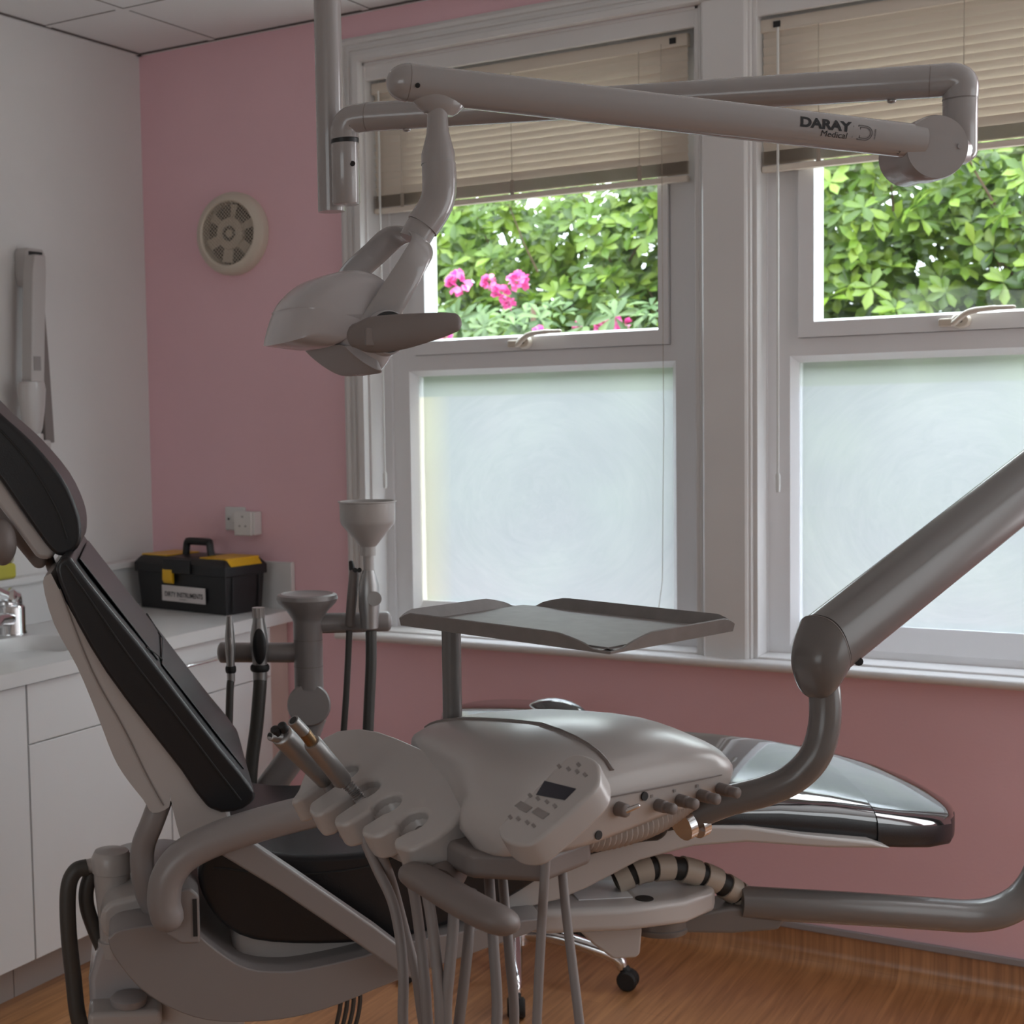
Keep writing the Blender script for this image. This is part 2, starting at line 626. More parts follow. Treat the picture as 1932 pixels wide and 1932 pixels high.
# ceiling and its lay-in grid
b = MB()
b.box((-0.1, W_B - 0.1, H), (W_R + 0.1, 0.3, H + 0.08))
ce = struct(b.build('ceiling', 'ceil'))
g = MB()
for k in range(9):
    x = 0.335 + 0.6 * k
    g.box((x - 0.0125, W_B, H - 0.003), (x + 0.0125, 0, H))
for k in range(13):
    y = -0.497 - 0.6 * k
    g.box((0, y - 0.0125, H - 0.0028), (W_R, y + 0.0125, H))
g.box((0, W_B, H - 0.004), (0.02, 0, H)).box((0, -0.02, H - 0.004), (W_R, 0, H))
gr = g.build('ceiling_grid', 'ceil')
par(gr, ce)
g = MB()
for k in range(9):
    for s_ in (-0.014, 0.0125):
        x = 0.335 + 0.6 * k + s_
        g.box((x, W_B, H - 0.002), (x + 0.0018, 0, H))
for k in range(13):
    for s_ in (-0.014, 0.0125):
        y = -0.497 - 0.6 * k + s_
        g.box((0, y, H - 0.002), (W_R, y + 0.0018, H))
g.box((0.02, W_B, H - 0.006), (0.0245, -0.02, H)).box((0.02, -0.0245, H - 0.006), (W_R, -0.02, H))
gr = g.build('grid_shadow_line', 'grid_shade')  # strips beside the bars, their shadow put into the colour
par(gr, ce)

# ---- architrave, mullion, head boards, sill
PROF = [(0, 0), (0, -0.012), (0.012, -0.02), (0.022, -0.02), (0.025, -0.013), (0.033, -0.013), (0.036, -0.02), (0.043, -0.022), (0.046, -0.015), (0.055, -0.015), (0.060, -0.026), (0.078, -0.026), (0.082, -0.012), (0.082, 0)]


def arch(name, rings):
    return struct(MB().rings(rings).build(name, 'trim', ang=25))


AX0, AX1, AZ = OX0 - 0.078, OX3 + 0.078, HZ + 0.082
arch('trim_1', [[V((AX0 + p, q, SZ)) for p, q in PROF], [V((AX0 + p, q, AZ - p)) for p, q in PROF]])
arch('trim_2', [[V((AX0 + p, q, AZ - p)) for p, q in PROF], [V((AX1 - p, q, AZ - p)) for p, q in PROF]])
arch('trim_3', [[V((AX1 - p, q, SZ)) for p, q in PROF], [V((AX1 - p, q, AZ - p)) for p, q in PROF]])
MP = [(OX1, 0.3), (OX1, 0.0), (OX1 + 0.003, -0.004), (OX1 + 0.007, -0.004), (OX1 + 0.009, 0.0), (OX1 + 0.012, -0.014), (OX1 + 0.018, -0.02), (OX2 - 0.018, -0.02), (OX2 - 0.012, -0.016), (OX2 - 0.010, -0.009), (OX2 - 0.004, -0.009), (OX2, -0.002), (OX2, 0.3)]
struct(MB().rings([[V((x, y, SZ)) for x, y in MP], [V((x, y, HZ + 0.002)) for x, y in MP]]).build('trim_4', 'trim', ang=25))
b = MB()
b.box((OX0, 0.004, 2.617), (OX1, 0.02, HZ))
b.box((OX2, 0.004, 2.617), (OX3, 0.02, HZ))
struct(b.build('trim_5', 'trim', bevel=0.003))
SP = [(0.1, SZ), (-0.05, SZ), (-0.058, SZ - 0.004), (-0.061, SZ - 0.011), (-0.058, SZ - 0.02), (-0.05, SZ - 0.025), (0.1, SZ - 0.025)]
struct(MB().rings([[V((AX0 - 0.03, y, z)) for y, z in SP], [V((AX1 + 0.03, y, z)) for y, z in SP]]).build('trim_6', 'trim', ang=50))
b = MB()
for x0, x1 in ((OX0, OX1), (OX2, OX3)):
    b.box((x0, 0.0, SZ), (x0 + 0.012, 0.3, HZ)).box((x1 - 0.012, 0.0, SZ), (x1, 0.3, HZ))
    b.box((x0, 0.0, HZ - 0.01), (x1, 0.3, HZ)).box((x0 + 0.012, -0.0, SZ - 0.002), (x1 - 0.012, 0.1, SZ + 0.006))
struct(b.build('trim_7', 'trim', bevel=0.002))


def frame_ring(b, o, i, yf, yi, yb, bead=0.0):
    """a picture frame: outer rectangle o, inner rectangle i, front at yf, the inner edge sloped back to yi, back at yb"""
    a = rect(*o)
    c = rect(*i)
    c2 = rect(i[0] + bead, i[1] + bead, i[2] - bead, i[3] - bead)
    rg = []
    for k in range(4):
        (ox, oz), (ix, iz), (bx, bz) = a[k], c[k], c2[k]
        rg.append([V((ox, yb, oz)), V((ox, yf, oz)), V((ix, yf, iz)), V((bx, yi, bz)), V((bx, yb, bz))])
    b.rings(rg, loop=True)


def window(n, dx, frostmat, hx):
    w = sempty('window_%d' % n, (dx + 1.44, 0.14, SZ))
    x0, x1 = dx + 0.912, dx + 1.973
    b = MB()
    # outer frame with its transom: lower light and upper light
    L0, L1 = dx + 1.000, dx + 1.882
    frame_ring(b, (x0, SZ + 0.004, x1, 1.712), (L0, 0.880, L1, 1.694), 0.10, 0.128, 0.17, 0.018)
    frame_ring(b, (x0, 1.712, x1, HZ - 0.012), (dx + 1.022, 1.742, dx + 1.868, 2.60), 0.10, 0.112, 0.17, 0.004)
    b.prism([(0.099, 0.878), (0.128, 0.930), (0.1352, 0.943), (0.150, 0.943), (0.150, 0.878)], lambda y, z, x: V((x, y, z)), L0 - 0.002, L1 + 0.002)
    # outer step of the profile against the reveal
    b.box((x0, 0.090, SZ + 0.004), (x0 + 0.028, 0.102, HZ - 0.012)).box((x1 - 0.028, 0.090, SZ + 0.004), (x1, 0.102, HZ - 0.012))
    b.build('window_frame', 'upvc', w, ang=25)
    b = MB()
    frame_ring(b, (dx + 1.026, 1.744, dx + 1.866, 2.598), (dx + 1.068, 1.786, dx + 1.836, 2.545), 0.084, 0.128, 0.16, 0.008)
    b.build('opening_sash', 'upvc', w, ang=25)
    fp_ = MB().box((L0 + 0.01, 0.136, 0.935), (L1 - 0.01, 0.140, 1.684)).build('frosted_pane', 'glass', w)
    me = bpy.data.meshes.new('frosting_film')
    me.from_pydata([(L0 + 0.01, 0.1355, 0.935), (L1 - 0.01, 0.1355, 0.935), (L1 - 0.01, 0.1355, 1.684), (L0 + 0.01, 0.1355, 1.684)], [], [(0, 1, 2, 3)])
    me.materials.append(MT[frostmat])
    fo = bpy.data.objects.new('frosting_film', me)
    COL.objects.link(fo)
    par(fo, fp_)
    MB().box((dx + 1.072, 0.132, 1.79), (dx + 1.832, 0.134, 2.54)).build('clear_pane', 'glass', w)
    # espagnolette handle on the bottom rail of the sash
    hz = 1.768
    b = MB()
    b.box((hx - 0.055, 0.066, hz - 0.014), (hx - 0.012, 0.084, hz + 0.008))
    base = b.build('handle_base', 'cream', w, bevel=0.005)
    b = MB()
    b.lathe([(0.001, 0), (0.020, 0), (0.024, 0.006), (0.024, 0.018), (0.019, 0.026), (0.001, 0.027)], (hx, 0.084, hz), (0, -1, 0), flat=0.85)
    P = cr([V((hx - 0.012, 0.056, hz - 0.004)), V((hx + 0.02, 0.052, hz + 0.02)), V((hx + 0.07, 0.048, hz + 0.027)), V((hx + 0.125, 0.046, hz + 0.027))], 5)
    b.tube(P, [0.012] * 4 + [0.0115] * 4 + [0.010] * 4 + [0.008] * 4, seg=12, flat=0.7, round_ends=1)
    h = b.build('window_handle', 'cream', w)
    k = MB().lathe([(0.001, 0), (0.006, 0), (0.006, 0.002), (0.001, 0.0022)], (hx, 0.0575, hz), (0, -1, 0), seg=12).build('keyhole', 'dark', h)
    return w


struct(MB().box((0.75, 0.3, 0.76), (3.4, 0.48, 0.81)).build('trim_8', 'trim', bevel=0.01))
window(1, 0.0, 'frost_tint', 1.418)
window(2, 1.208, 'frost', 2.652)


# ---- venetian blinds
def blind(x0, x1, label, wand_x, cord_xs, bar_x):
    t = thing('venetian_blind', ((x0 + x1) / 2, 0.05, 2.615), label, 'blind', 'venetian blinds')
    y = 0.05
    b = MB().box((x0, y - 0.0125, 2.578), (x1, y + 0.0125, 2.613))
    b.box((x0, y - 0.0145, 2.578), (x1, y - 0.0125, 2.582))
    b.build('headrail', 'slat', t, bevel=0.002)
    b = MB()
    z = 2.572
    rr = random.Random(int(x0 * 100))
    while z > 2.262:
        tl = -1.13 + rr.uniform(-0.03, 0.03)
        pts = []
        for k in range(5):
            u_ = (k / 4 - 0.5) * 0.027
            bow = 0.0018 * (1 - (2 * k / 4 - 1) ** 2)
            pts.append((y + u_ * math.cos(tl) - bow * math.sin(tl), z + u_ * math.sin(tl) + bow * math.cos(tl)))
        for k in range(4):
            b.face([(x0 + 0.004, pts[k][0], pts[k][1]), (x1 - 0.004, pts[k][0], pts[k][1]), (x1 - 0.004, pts[k + 1][0], pts[k + 1][1]), (x0 + 0.004, pts[k + 1][0], pts[k + 1][1])])
        z -= 0.0232
    z = 2.256
    while z > 2.222:
        b.box((x0 + 0.004, y - 0.0125, z), (x1 - 0.004, y + 0.0125, z + 0.0003))
        z -= 0.0026
    bmesh.ops.remove_doubles(b.bm, verts=b.bm.verts, dist=1e-6)
    b.build('slats', 'slat', t)
    MB().box((x0 + 0.002, y - 0.013, 2.200), (x1 - 0.002, y + 0.013, 2.217)).build('bottom_rail', 'slat', t, bevel=0.004)
    for cx in cord_xs:
        MB().tube([(cx, y - 0.0145, 2.58), (cx, y - 0.0145, 2.218)], 0.0011, seg=6).build('ladder_cord', 'cord', t)
        MB().box((cx - 0.006, y - 0.0140, 2.214), (cx + 0.006, y - 0.0128, 2.258)).build('ladder_tape', 'cord', t)
    MB().box((bar_x - 0.009, y - 0.0165, 2.588), (bar_x + 0.009, y - 0.0125, 2.604)).build('cord_lock', 'dark', t)
    w = MB().tube([(wand_x, y - 0.022, 2.585), (wand_x, y - 0.024, 2.2), (wand_x, y - 0.026, 1.36)], 0.0035, seg=8).build('tilt_wand', 'wand', t)
    MB().lathe([(0.004, 0), (0.0065, 0.006), (0.0068, 0.04), (0.0055, 0.052), (0.001, 0.053)], (wand_x, y - 0.026, 1.37), (0, 0, -1), seg=12).build('wand_tip', 'wand', w)
    return t


blind(0.914, 1.942, 'beige venetian blind half raised over the left window', 0.945, (1.02, 1.40, 1.80), 1.90)
blind(2.146, 3.200, 'beige venetian blind half raised over the right window', 2.195, (2.30, 2.66, 3.04), 2.19)
MB().tube([(1.868, 0.03, 2.59), (1.868, 0.034, 1.5), (1.852, 0.06, 1.05), (1.83, 0.07, 0.92)], 0.0009, seg=6).build('pull_cord', 'cord', bpy.data.objects['venetian_blind'])

# ================================================================ THE GARDEN
struct(MB().box((-6, 0.3, -0.5), (10, 14, -0.3)).build('ground', 'bounce_ground'))


class Leaves:
    def __init__(s):
        s.v, s.f = [], []

    def leaf(s, p, d, up, L, Wd):
        d = d.normalized()
        sd = d.cross(up)
        if sd.length < 1e-3:
            sd = d.cross(V((1, 0, 0)))
        sd.normalize()
        n = sd.cross(d)
        i = len(s.v)
        s.v += [p, p + d * L * 0.35 + sd * Wd * 0.36 + n * 0.10 * Wd, p + d * L * 0.35 - sd * Wd * 0.36 + n * 0.10 * Wd,
                p + d * L * 0.72 + sd * Wd * 0.5 + n * 0.06 * Wd, p + d * L * 0.72 - sd * Wd * 0.5 + n * 0.06 * Wd, p + d * L - n * 0.12 * L,
                p + d * L * 0.38 - n * 0.02 * L, p + d * L * 0.73 - n * 0.05 * L]
        s.f += [(i, i + 1, i + 6), (i, i + 6, i + 2), (i + 1, i + 3, i + 7, i + 6), (i + 2, i + 6, i + 7, i + 4), (i + 3, i + 5, i + 7), (i + 4, i + 7, i + 5)]

    def whorl(s, c, ax, n, L, Wd, droop):
        ax = ax.normalized()
        a = ax.orthogonal().normalized()
        q = ax.cross(a)
        ph = random.uniform(0, 6.28)
        for k in range(n):
            t = ph + 2 * PI * k / n + random.uniform(-0.25, 0.25)
            d = (a * math.cos(t) + q * math.sin(t)) + ax * (random.uniform(0.05, 0.55) - droop)
            s.leaf(c + ax * random.uniform(-0.01, 0.01), d, ax, L * random.uniform(0.75, 1.15), Wd * random.uniform(0.85, 1.1))

    def build(s, name, m, parent):
        me = bpy.data.meshes.new(name)
        me.from_pydata([tuple(p) for p in s.v], [], s.f)
        me.materials.append(MT[m])
        for p in me.polygons:
            p.use_smooth = True
        o = bpy.data.objects.new(name, me)
        COL.objects.link(o)
        par(o, parent)
        return o


def shrub(name, label, cat, boxlo, boxhi, n, leafm, L, Wd, trunk, hole=None, lean=(0, -0.75, 0.55)):
    t = thing(name, (trunk[0], trunk[1], -0.3), label, cat)
    lv = Leaves()
    tw = MB()
    for k in range(n):
        c = V([random.uniform(a, b_) for a, b_ in zip(boxlo, boxhi)])
        if hole and hole(c):
            continue
        ax = V(lean) + V((random.gauss(0, 0.38), random.gauss(0, 0.3), random.gauss(0, 0.3)))
        lv.whorl(c, ax, random.randint(6, 9), L, Wd, random.uniform(0, 0.3))
        if k % 16 == 0:
            back = c - ax.normalized() * 0.28 + V((0, 0.05, -0.1))
            tw.tube([c, c.lerp(back, 0.5) + V((0, 0, -0.02)), back], [0.003, 0.004, 0.006], seg=5)
    lv.build('foliage', leafm, t)
    zt = min(boxhi[2], 2.4)
    for (dx, dy, top) in ((-0.5, 0.1, zt), (0.1, 0.0, zt), (0.6, 0.2, zt - 0.3)):
        tw.tube(cr([(trunk[0], trunk[1], -0.3), (trunk[0] + dx * 0.4, trunk[1] + dy, 0.7), (trunk[0] + dx, trunk[1] + dy, top)], 5), [0.03 - 0.0018 * i for i in range(11)], seg=7)
    tw.build('branches', 'bark', t)
    return t


def gap(c):
    # the crown is thin high on its left side, where the sky shows
    return c.x < 0.55 and c.z > 2.12 and random.random() < 0.42


shrub('garden_shrub', 'dense light green leafy shrub outside the left window', 'shrub', (-1.2, 2.7, 0.3), (1.05, 3.9, 2.80), 3900, 'leaf', 0.095, 0.042, (0.2, 3.3, 0), gap)
shrub('garden_shrub', 'dense light green leafy shrub outside the right window', 'shrub', (1.05, 2.5, 0.3), (3.9, 3.7, 2.75), 3900, 'leaf', 0.095, 0.042, (2.3, 3.1, 0))
fl = shrub('rhododendron', 'rhododendron with pink flower heads outside the left window', 'shrub', (-0.4, 1.7, 0.2), (1.25, 2.35, 2.02), 520, 'dleaf', 0.105, 0.03, (0.5, 2.0, 0), None, (0, -0.55, 0.8))
for (px, py, r_) in ((866, 534, 0.055), (922, 532, 0.035), (977, 532, 0.05), (944, 555, 0.042), (842, 638, 0.035), (1020, 632, 0.04), (1090, 615, 0.022), (1140, 623, 0.045), (1174, 615, 0.045), (1030, 646, 0.05), (960, 573, 0.03)):
    c = at(px, py, 6.35)
    q = Leaves()
    for k in range(26):
        d = V((random.gauss(0, 1), random.gauss(0, 1) - 0.5, random.gauss(0, 1) + 0.3)).normalized()
        q.leaf(c + d * r_ * 0.35, d + V((random.gauss(0, 0.35), 0, random.gauss(0, 0.35))), V((random.gauss(0, 1), random.gauss(0, 1), 1)), r_ * 0.8, r_ * 0.75)
    q.build('flower_head', 'petal', fl)

# ================================================================ LEFT WALL: cabinets, worktop, sink
FX = 0.6
CABS = [(-2.25, -1.312, False, 'white base cabinet with one tall door under the sink end', None),
        (-1.309, -0.702, True, 'white base cabinet with a drawer over its door behind the dental chair back', None),
        (-0.699, -0.15, True, 'white base cabinet with chrome drawer handle nearest the pink wall', -0.52)]
for y0, y1, dr, lab, hy in CABS:
    t = thing('base_cabinet', (0.3, (y0 + y1) / 2, 0), lab, 'cabinet', 'base cabinets along the left wall')
    b = MB().box((0.004, y0, 0.12), (FX - 0.02, y1, 0.868))
    b.build('carcass', 'cab', t, bevel=0.001)
    b = MB().box((0.01, y0, 0.0), (FX - 0.085, y1, 0.12))
    b.build('plinth', 'plinth', t)
    e = 0.0016
    if dr:
        dz = 0.704
        MB().box((FX - 0.02, y0 + e, 0.122), (FX, y1 - e, dz - e)).build('door', 'cab', t, bevel=0.0015)
        d = MB().box((FX - 0.02, y0 + e, dz + e), (FX, y1 - e, 0.866)).build('drawer', 'cab', t, bevel=0.0015)
    else:
        d = MB().box((FX - 0.02, y0 + e, 0.122), (FX, y1 - e, 0.866)).build('door', 'cab', t, bevel=0.0015)
    if hy:
        b = MB().tube(cr([(FX, hy - 0.135, 0.812), (FX + 0.022, hy - 0.128, 0.813), (FX + 0.03, hy - 0.1, 0.814), (FX + 0.03, hy, 0.814), (FX + 0.03, hy + 0.1, 0.814), (FX + 0.022, hy + 0.128, 0.813), (FX, hy + 0.135, 0.812)], 4), 0.005, seg=10)
        b.build('handle', 'chrome', d)
tag(MB().box((0.004, -0.149, 0.0), (FX - 0.03, -0.003, 0.868)).build('filler_panel', 'filler', bevel=0.001), 'pinkish filler panel between the last cabinet and the pink wall', 'panel')

t = thing('worktop', (0.3, -1.1, 0.87), 'white worktop with a moulded sink along the left wall', 'worktop')
b = MB()
cx_, cy_, rx, ry = 0.33, -1.06, 0.165, 0.235
X0, X1, Y0, Y1, ZT, ZB = 0.004, 0.612, -1.45, -0.70, 0.91, 0.87
N = 48
ring_in, ring_out = [], []
for k in range(N):
    a = 2 * PI * k / N
    c, s_ = math.cos(a), math.sin(a)
    ring_in.append(V((cx_ + rx * (abs(c) ** 0.6) * (1 if c > 0 else -1), cy_ + ry * (abs(s_) ** 0.6) * (1 if s_ > 0 else -1), ZT)))
    sc = min(((X1 - cx_) / c) if c > 1e-6 else ((X0 - cx_) / c if c < -1e-6 else 9e9), ((Y1 - cy_) / s_) if s_ > 1e-6 else ((Y0 - cy_) / s_ if s_ < -1e-6 else 9e9))
    ring_out.append(V((cx_ + c * sc, cy_ + s_ * sc, ZT)))
corner_fix = [V((X0, Y0, ZT)), V((X1, Y0, ZT)), V((X1, Y1, ZT)), V((X0, Y1, ZT))]
for cfx in corner_fix:
    j = min(range(N), key=lambda k: (ring_out[k] - cfx).length)
    ring_out[j] = cfx
low = [V((p.x, p.y, ZB)) for p in ring_out]
b.rings([ring_in, ring_out, low], cap=False)
b.box((X0, -2.3, ZB), (X1, Y0, ZT)).box((X0, Y1, ZB), (X1, -0.002, ZT))
b.build('top', 'counter', t, ang=30)
rings = []
for sc, dz in ((1.0, 0), (0.975, -0.006), (0.95, -0.03), (0.90, -0.10), (0.80, -0.125), (0.3, -0.135), (0.1, -0.14)):
    rings.append([V((cx_ + (p.x - cx_) * sc, cy_ + (p.y - cy_) * sc, ZT + dz)) for p in ring_in])
MB().rings(rings, cap=False).build('basin', 'counter', t, ang=60)
b = MB().box((0.002, -2.3, 0.91), (0.03, -0.025, 1.046)).box((0.002, -2.3, 1.046), (0.05, -0.025, 1.068))
b.build('upstand', 'counter', t, bevel=0.002)
MB().box((0.002, -0.024, 0.91), (0.606, -0.002, 1.067)).build('upstand', 'counter', t, bevel=0.002)

# mixer tap
t = thing('mixer_tap', (0.13, -0.86, 0.91), 'chrome mixer tap at the back of the sink', 'tap')
TX, TY = 0.112, -0.852
b = MB().lathe([(0.001, 0), (0.047, 0), (0.047, 0.004), (0.044, 0.008), (0.044, 0.082), (0.040, 0.088), (0.001, 0.088)], (TX, TY, 0.91), (0, 0, 1), seg=36)
b.build('body', 'chrome', t)
b = MB().tube([(TX + 0.02, TY - 0.03, 0.960), (TX + 0.055, TY - 0.11, 0.968), (TX + 0.062, TY - 0.135, 0.955)], [0.022, 0.019, 0.017], seg=18)
b.build('spout', 'chrome', t)
b = MB().tube(cr([(TX, TY, 0.998), (TX, TY, 1.012), (TX + 0.0, TY - 0.02, 1.024), (TX - 0.004, TY - 0.10, 1.058)], 5), [0.044] * 6 + [0.036] * 4 + [0.022] * 6, seg=22, flat=0.6, round_ends=0.4)
b.build('lever', 'chrome', t)

# yellow soap bottle on the upstand
t = thing('soap_bottle', (0.048, -0.83, 1.068), 'yellow liquid bottle on the ledge behind the sink', 'bottle')
b = MB().box((0.004, -0.93, 1.068), (0.05, -0.752, 1.118))
b.build('liquid', 'yliq', t, bevel=0.012)
b = MB().box((0.005, -0.93, 1.117), (0.049, -0.755, 1.20))
b.build('bottle', 'ybot', t, bevel=0.015)

# tool box
TB = V((0.503, -0.262, 0.91))
ex, ey = V((-0.986, 0.166, 0)), V((0.166, 0.986, 0))


def tb(p):
    return TB + ex * p[0] + ey * p[1] + V((0, 0, p[2]))


t = thing('tool_box', tb((0.21, 0.09, 0)), 'black and yellow tool box labelled for dirty instruments on the worktop', 'box')
LN, DP = 0.43, 0.185
b = MB().rings([[tb((x, y, z)) for x, y in rect(i_, i_, LN - i_, DP - i_)] for z, i_ in ((0.0, 0.008), (0.13, 0.0), (0.138, 0.0))])
for k in (0.03, 0.155):
    b.box((-0.003, k, 0.01), (0.0, k + 0.008, 0.125), tb)
body = b.build('body', 'black', t, bevel=0.004)
b = MB().rings([[tb((x, y, z)) for x, y in rect(-i_, -i_, LN + i_, DP + i_)] for z, i_ in ((0.126, 0.008), (0.158, 0.008), (0.178, -0.008), (0.182, -0.016))])
lid = b.build('lid', 'black', t, bevel=0.004)
for x0, x1 in ((0.008, 0.135), (LN - 0.135, LN - 0.008)):
    b = MB().rings([[tb((x, y, z)) for x, y in rect(x0, 0.016, x1, DP - 0.016)] for z in (0.180, 0.1855)])
    if x0 < 0.1:
        b.face([tb((-0.0095, 0.02, 0.160)), tb((-0.0095, DP - 0.02, 0.160)), tb((0.012, DP - 0.018, 0.1845)), tb((0.012, 0.018, 0.1845))])
    b.build('organiser_lid', 'yellow', lid)
b = MB().rings([[tb((x, y, z)) for x, y in rect(LN / 2 - 0.055 + 0.055 - 0.065, -0.019, LN / 2 + 0.065, -0.008)] for z in (0.130, 0.178)])
b.build('latch_mount', 'black', lid, bevel=0.003)
b = MB().prism([(-0.013, 0.148), (-0.020, 0.140), (-0.021, 0.105), (-0.014, 0.094), (-0.008, 0.094), (-0.008, 0.148)], lambda y, z, x: tb((x, y, z)), 0.235, 0.282)
b.build('latch', 'yellow', t, bevel=0.002)
b = MB().tube(cr([tb((0.155, 0.092, 0.178)), tb((0.160, 0.092, 0.205)), tb((0.163, 0.092, 0.224)), tb((0.172, 0.092, 0.229)), tb((0.26, 0.092, 0.229)), tb((0.272, 0.092, 0.224)), tb((0.277, 0.092, 0.205)), tb((0.281, 0.092, 0.178))], 5), 0.013, seg=8, flat=1.0)
b.build('carry_handle', 'black', t)
lb = MB().box((0.09, -0.0065, 0.033), (0.30, -0.004, 0.086), tb).build('paper_label', 'paper', t)
# the body face leans a little: the label is stuck proud of it
text_mesh('DIRTY INSTRUMENTS', 0.0225, lambda x, y: tb((0.193 - x, -0.0072, 0.056 + y)), 'label_text', 'ink', lb, bold=0.0005, sx=0.86)
text_mesh('SURGERY 1', 0.008, lambda x, y: tb((0.193 - x, -0.0072, 0.0415 + y)), 'label_text', 'ink', lb)

# wall sockets
t = thing('fused_switch', (0.372, -0.002, 1.165), 'white fused switch plate on the pink wall', 'switch')
MB().box((0.329, -0.012, 1.168), (0.412, -0.001, 1.250)).build('face_plate', 'trim', t, bevel=0.004)
MB().box((0.362, -0.018, 1.195), (0.378, -0.010, 1.225)).build('rocker', 'trim', t, bevel=0.002)
MB().lathe([(0.001, 0), (0.004, 0), (0.004, 0.002), (0.001, 0.0025)], (0.345, -0.012, 1.208), (0, -1, 0), seg=12).build('indicator', 'dark', t)
t = thing('socket_box', (0.435, -0.002, 1.155), 'white surface socket box overlapping the switch plate on the pink wall', 'socket')
MB().box((0.405, -0.045, 1.157), (0.475, -0.001, 1.236)).build('back_box', 'trim', t, bevel=0.003)
fp = MB().box((0.394, -0.052, 1.155), (0.466, -0.044, 1.238)).build('face_plate', 'trim', t, bevel=0.003)
for dx, dz in ((0, 0.02), (-0.012, -0.012), (0.012, -0.012)):
    MB().box((0.43 + dx - 0.004, -0.0527, 1.2 + dz - 0.003), (0.43 + dx + 0.004, -0.0515, 1.2 + dz + 0.003)).build('pin_slot', 'grey', fp)

# extractor fan
FC = V((0.392, 0, 2.178))
t = thing('extractor_fan', FC, 'round cream extractor fan on the pink wall', 'fan')
b = MB().lathe([(0.140, 0.0), (0.140, 0.02), (0.134, 0.036), (0.118, 0.046), (0.111, 0.047), (0.106, 0.042), (0.104, 0.015), (0.104, 0.0)], FC, (0, -1, 0), seg=56)
b.build('housing', 'cream', t)
MB().lathe([(0.001, 0), (0.104, 0), (0.104, 0.003), (0.001, 0.003)], FC + V((0, -0.002, 0)), (0, -1, 0), seg=40).build('backing', 'dark', t)
b = MB()
b.lathe([(0.05, 0.0), (0.055, 0.018), (0.052, 0.024), (0.001, 0.026)], FC + V((0, -0.008, 0)), (0, -1, 0), seg=32)
for k in range(6):
    a = 2 * PI * k / 6 + 0.35
    sec = []
    for rr, hw, tw in ((0.04, 0.014, 0.008), (0.075, 0.015, 0.007), (0.098, 0.018, 0.005)):
        d = V((math.cos(a), 0, math.sin(a)))
        q = V((-math.sin(a), 0, math.cos(a)))
        c = FC + d * rr + V((0, -0.024, 0))
        sec.append([c + q * hw + V((0, tw, 0)), c + q * hw + V((0, tw + 0.002, 0)), c - q * hw + V((0, -tw + 0.002, 0)), c - q * hw + V((0, -tw, 0))])
    b.rings(sec)
im = b.build('impeller', 'cream', t)
MB().lathe([(0.026, 0), (0.026, 0.0015), (0.022, 0.0015), (0.022, 0)], FC + V((0, -0.0335, 0)), (0, -1, 0), seg=32).build('hub_ring', 'dark', im)
b = MB()
for k in range(-11, 12):
    q = k * 0.0092
    hl = math.sqrt(max(0, 0.105 ** 2 - q * q))
    for sg in (1, -1):
        d = V((math.cos(PI / 4), 0, sg * math.sin(PI / 4)))
        n_ = V((-sg * math.sin(PI / 4), 0, math.cos(PI / 4)))
        c = FC + n_ * q + V((0, -0.040, 0))
        b.tube([c - d * hl, c + d * hl], 0.0011, seg=4)
b.build('guard_mesh', 'cream', t)

# wall mounted x-ray arm, folded
XR = V((0.0, -0.655, 1.47))
t = thing('xray_arm', XR, 'white folded x-ray arm mounted on the left wall', 'x-ray arm')
b = MB().prism([(-0.045, 2.02), (-0.045, 2.095), (-0.035, 2.11), (0.035, 2.11), (0.045, 2.095), (0.045, 2.02), (0.035, 1.99), (-0.035, 1.99)], lambda y, z, x: V((x, -0.62 + y, z)), 0.001, 0.05)
b.build('wall_bracket', 'white', t, bevel=0.004)
MB().box((0.046, -0.652, 2.03), (0.0515, -0.588, 2.10)).build('bracket_slot', 'dark', t, bevel=0.002)
b = MB().rings([[V((x, -0.655 + y, z)) for x, y in rect(0.05, -hw + off, 0.095, hw + off)] for z, hw, off in ((1.66, 0.030, -0.022), (1.85, 0.031, -0.010), (2.03, 0.032, 0.004), (2.085, 0.026, 0.010))])
am = b.build('upper_arm', 'white', t, bevel=0.006)
MB().box((0.0955, -0.695, 1.72), (0.0965, -0.662, 1.765)).build('rating_label', 'inkl', am)
b = MB().rings([[V((x, -0.655 + y, z)) for x, y in rect(0.002, -hw + off, 0.042, hw + off)] for z, hw, off in ((1.49, 0.022, 0.085), (1.75, 0.019, 0.075), (2.0, 0.014, 0.062))])
b.build('lower_arm', 'greyp', t, bevel=0.004)
b = MB().lathe([(0.030, 0.0), (0.038, 0.02), (0.050, 0.09), (0.055, 0.14), (0.050, 0.165), (0.030, 0.17)], V((0.072, -0.683, 1.52)), (0, 0, 1), seg=24, flat=0.62, nrm=(1, 0, 0))
b.build('elbow_cover', 'white', t)
MB().lathe([(0.032, 0), (0.034, 0.004), (0.034, 0.05), (0.032, 0.056)], V((0.07, -0.683, 1.466)), (0, 0, 1), seg=24).build('lower_joint', 'white', t)
MB().box((0.001, -0.70, 1.35), (0.075, -0.60, 1.50)).build('control_box', 'white', t, bevel=0.008)
MB().tube(cr([(0.035, -0.598, 2.0), (0.03, -0.594, 1.8), (0.03, -0.592, 1.5), (0.03, -0.60, 1.42)], 6), 0.004, seg=8).build('cable', 'dhose', t)

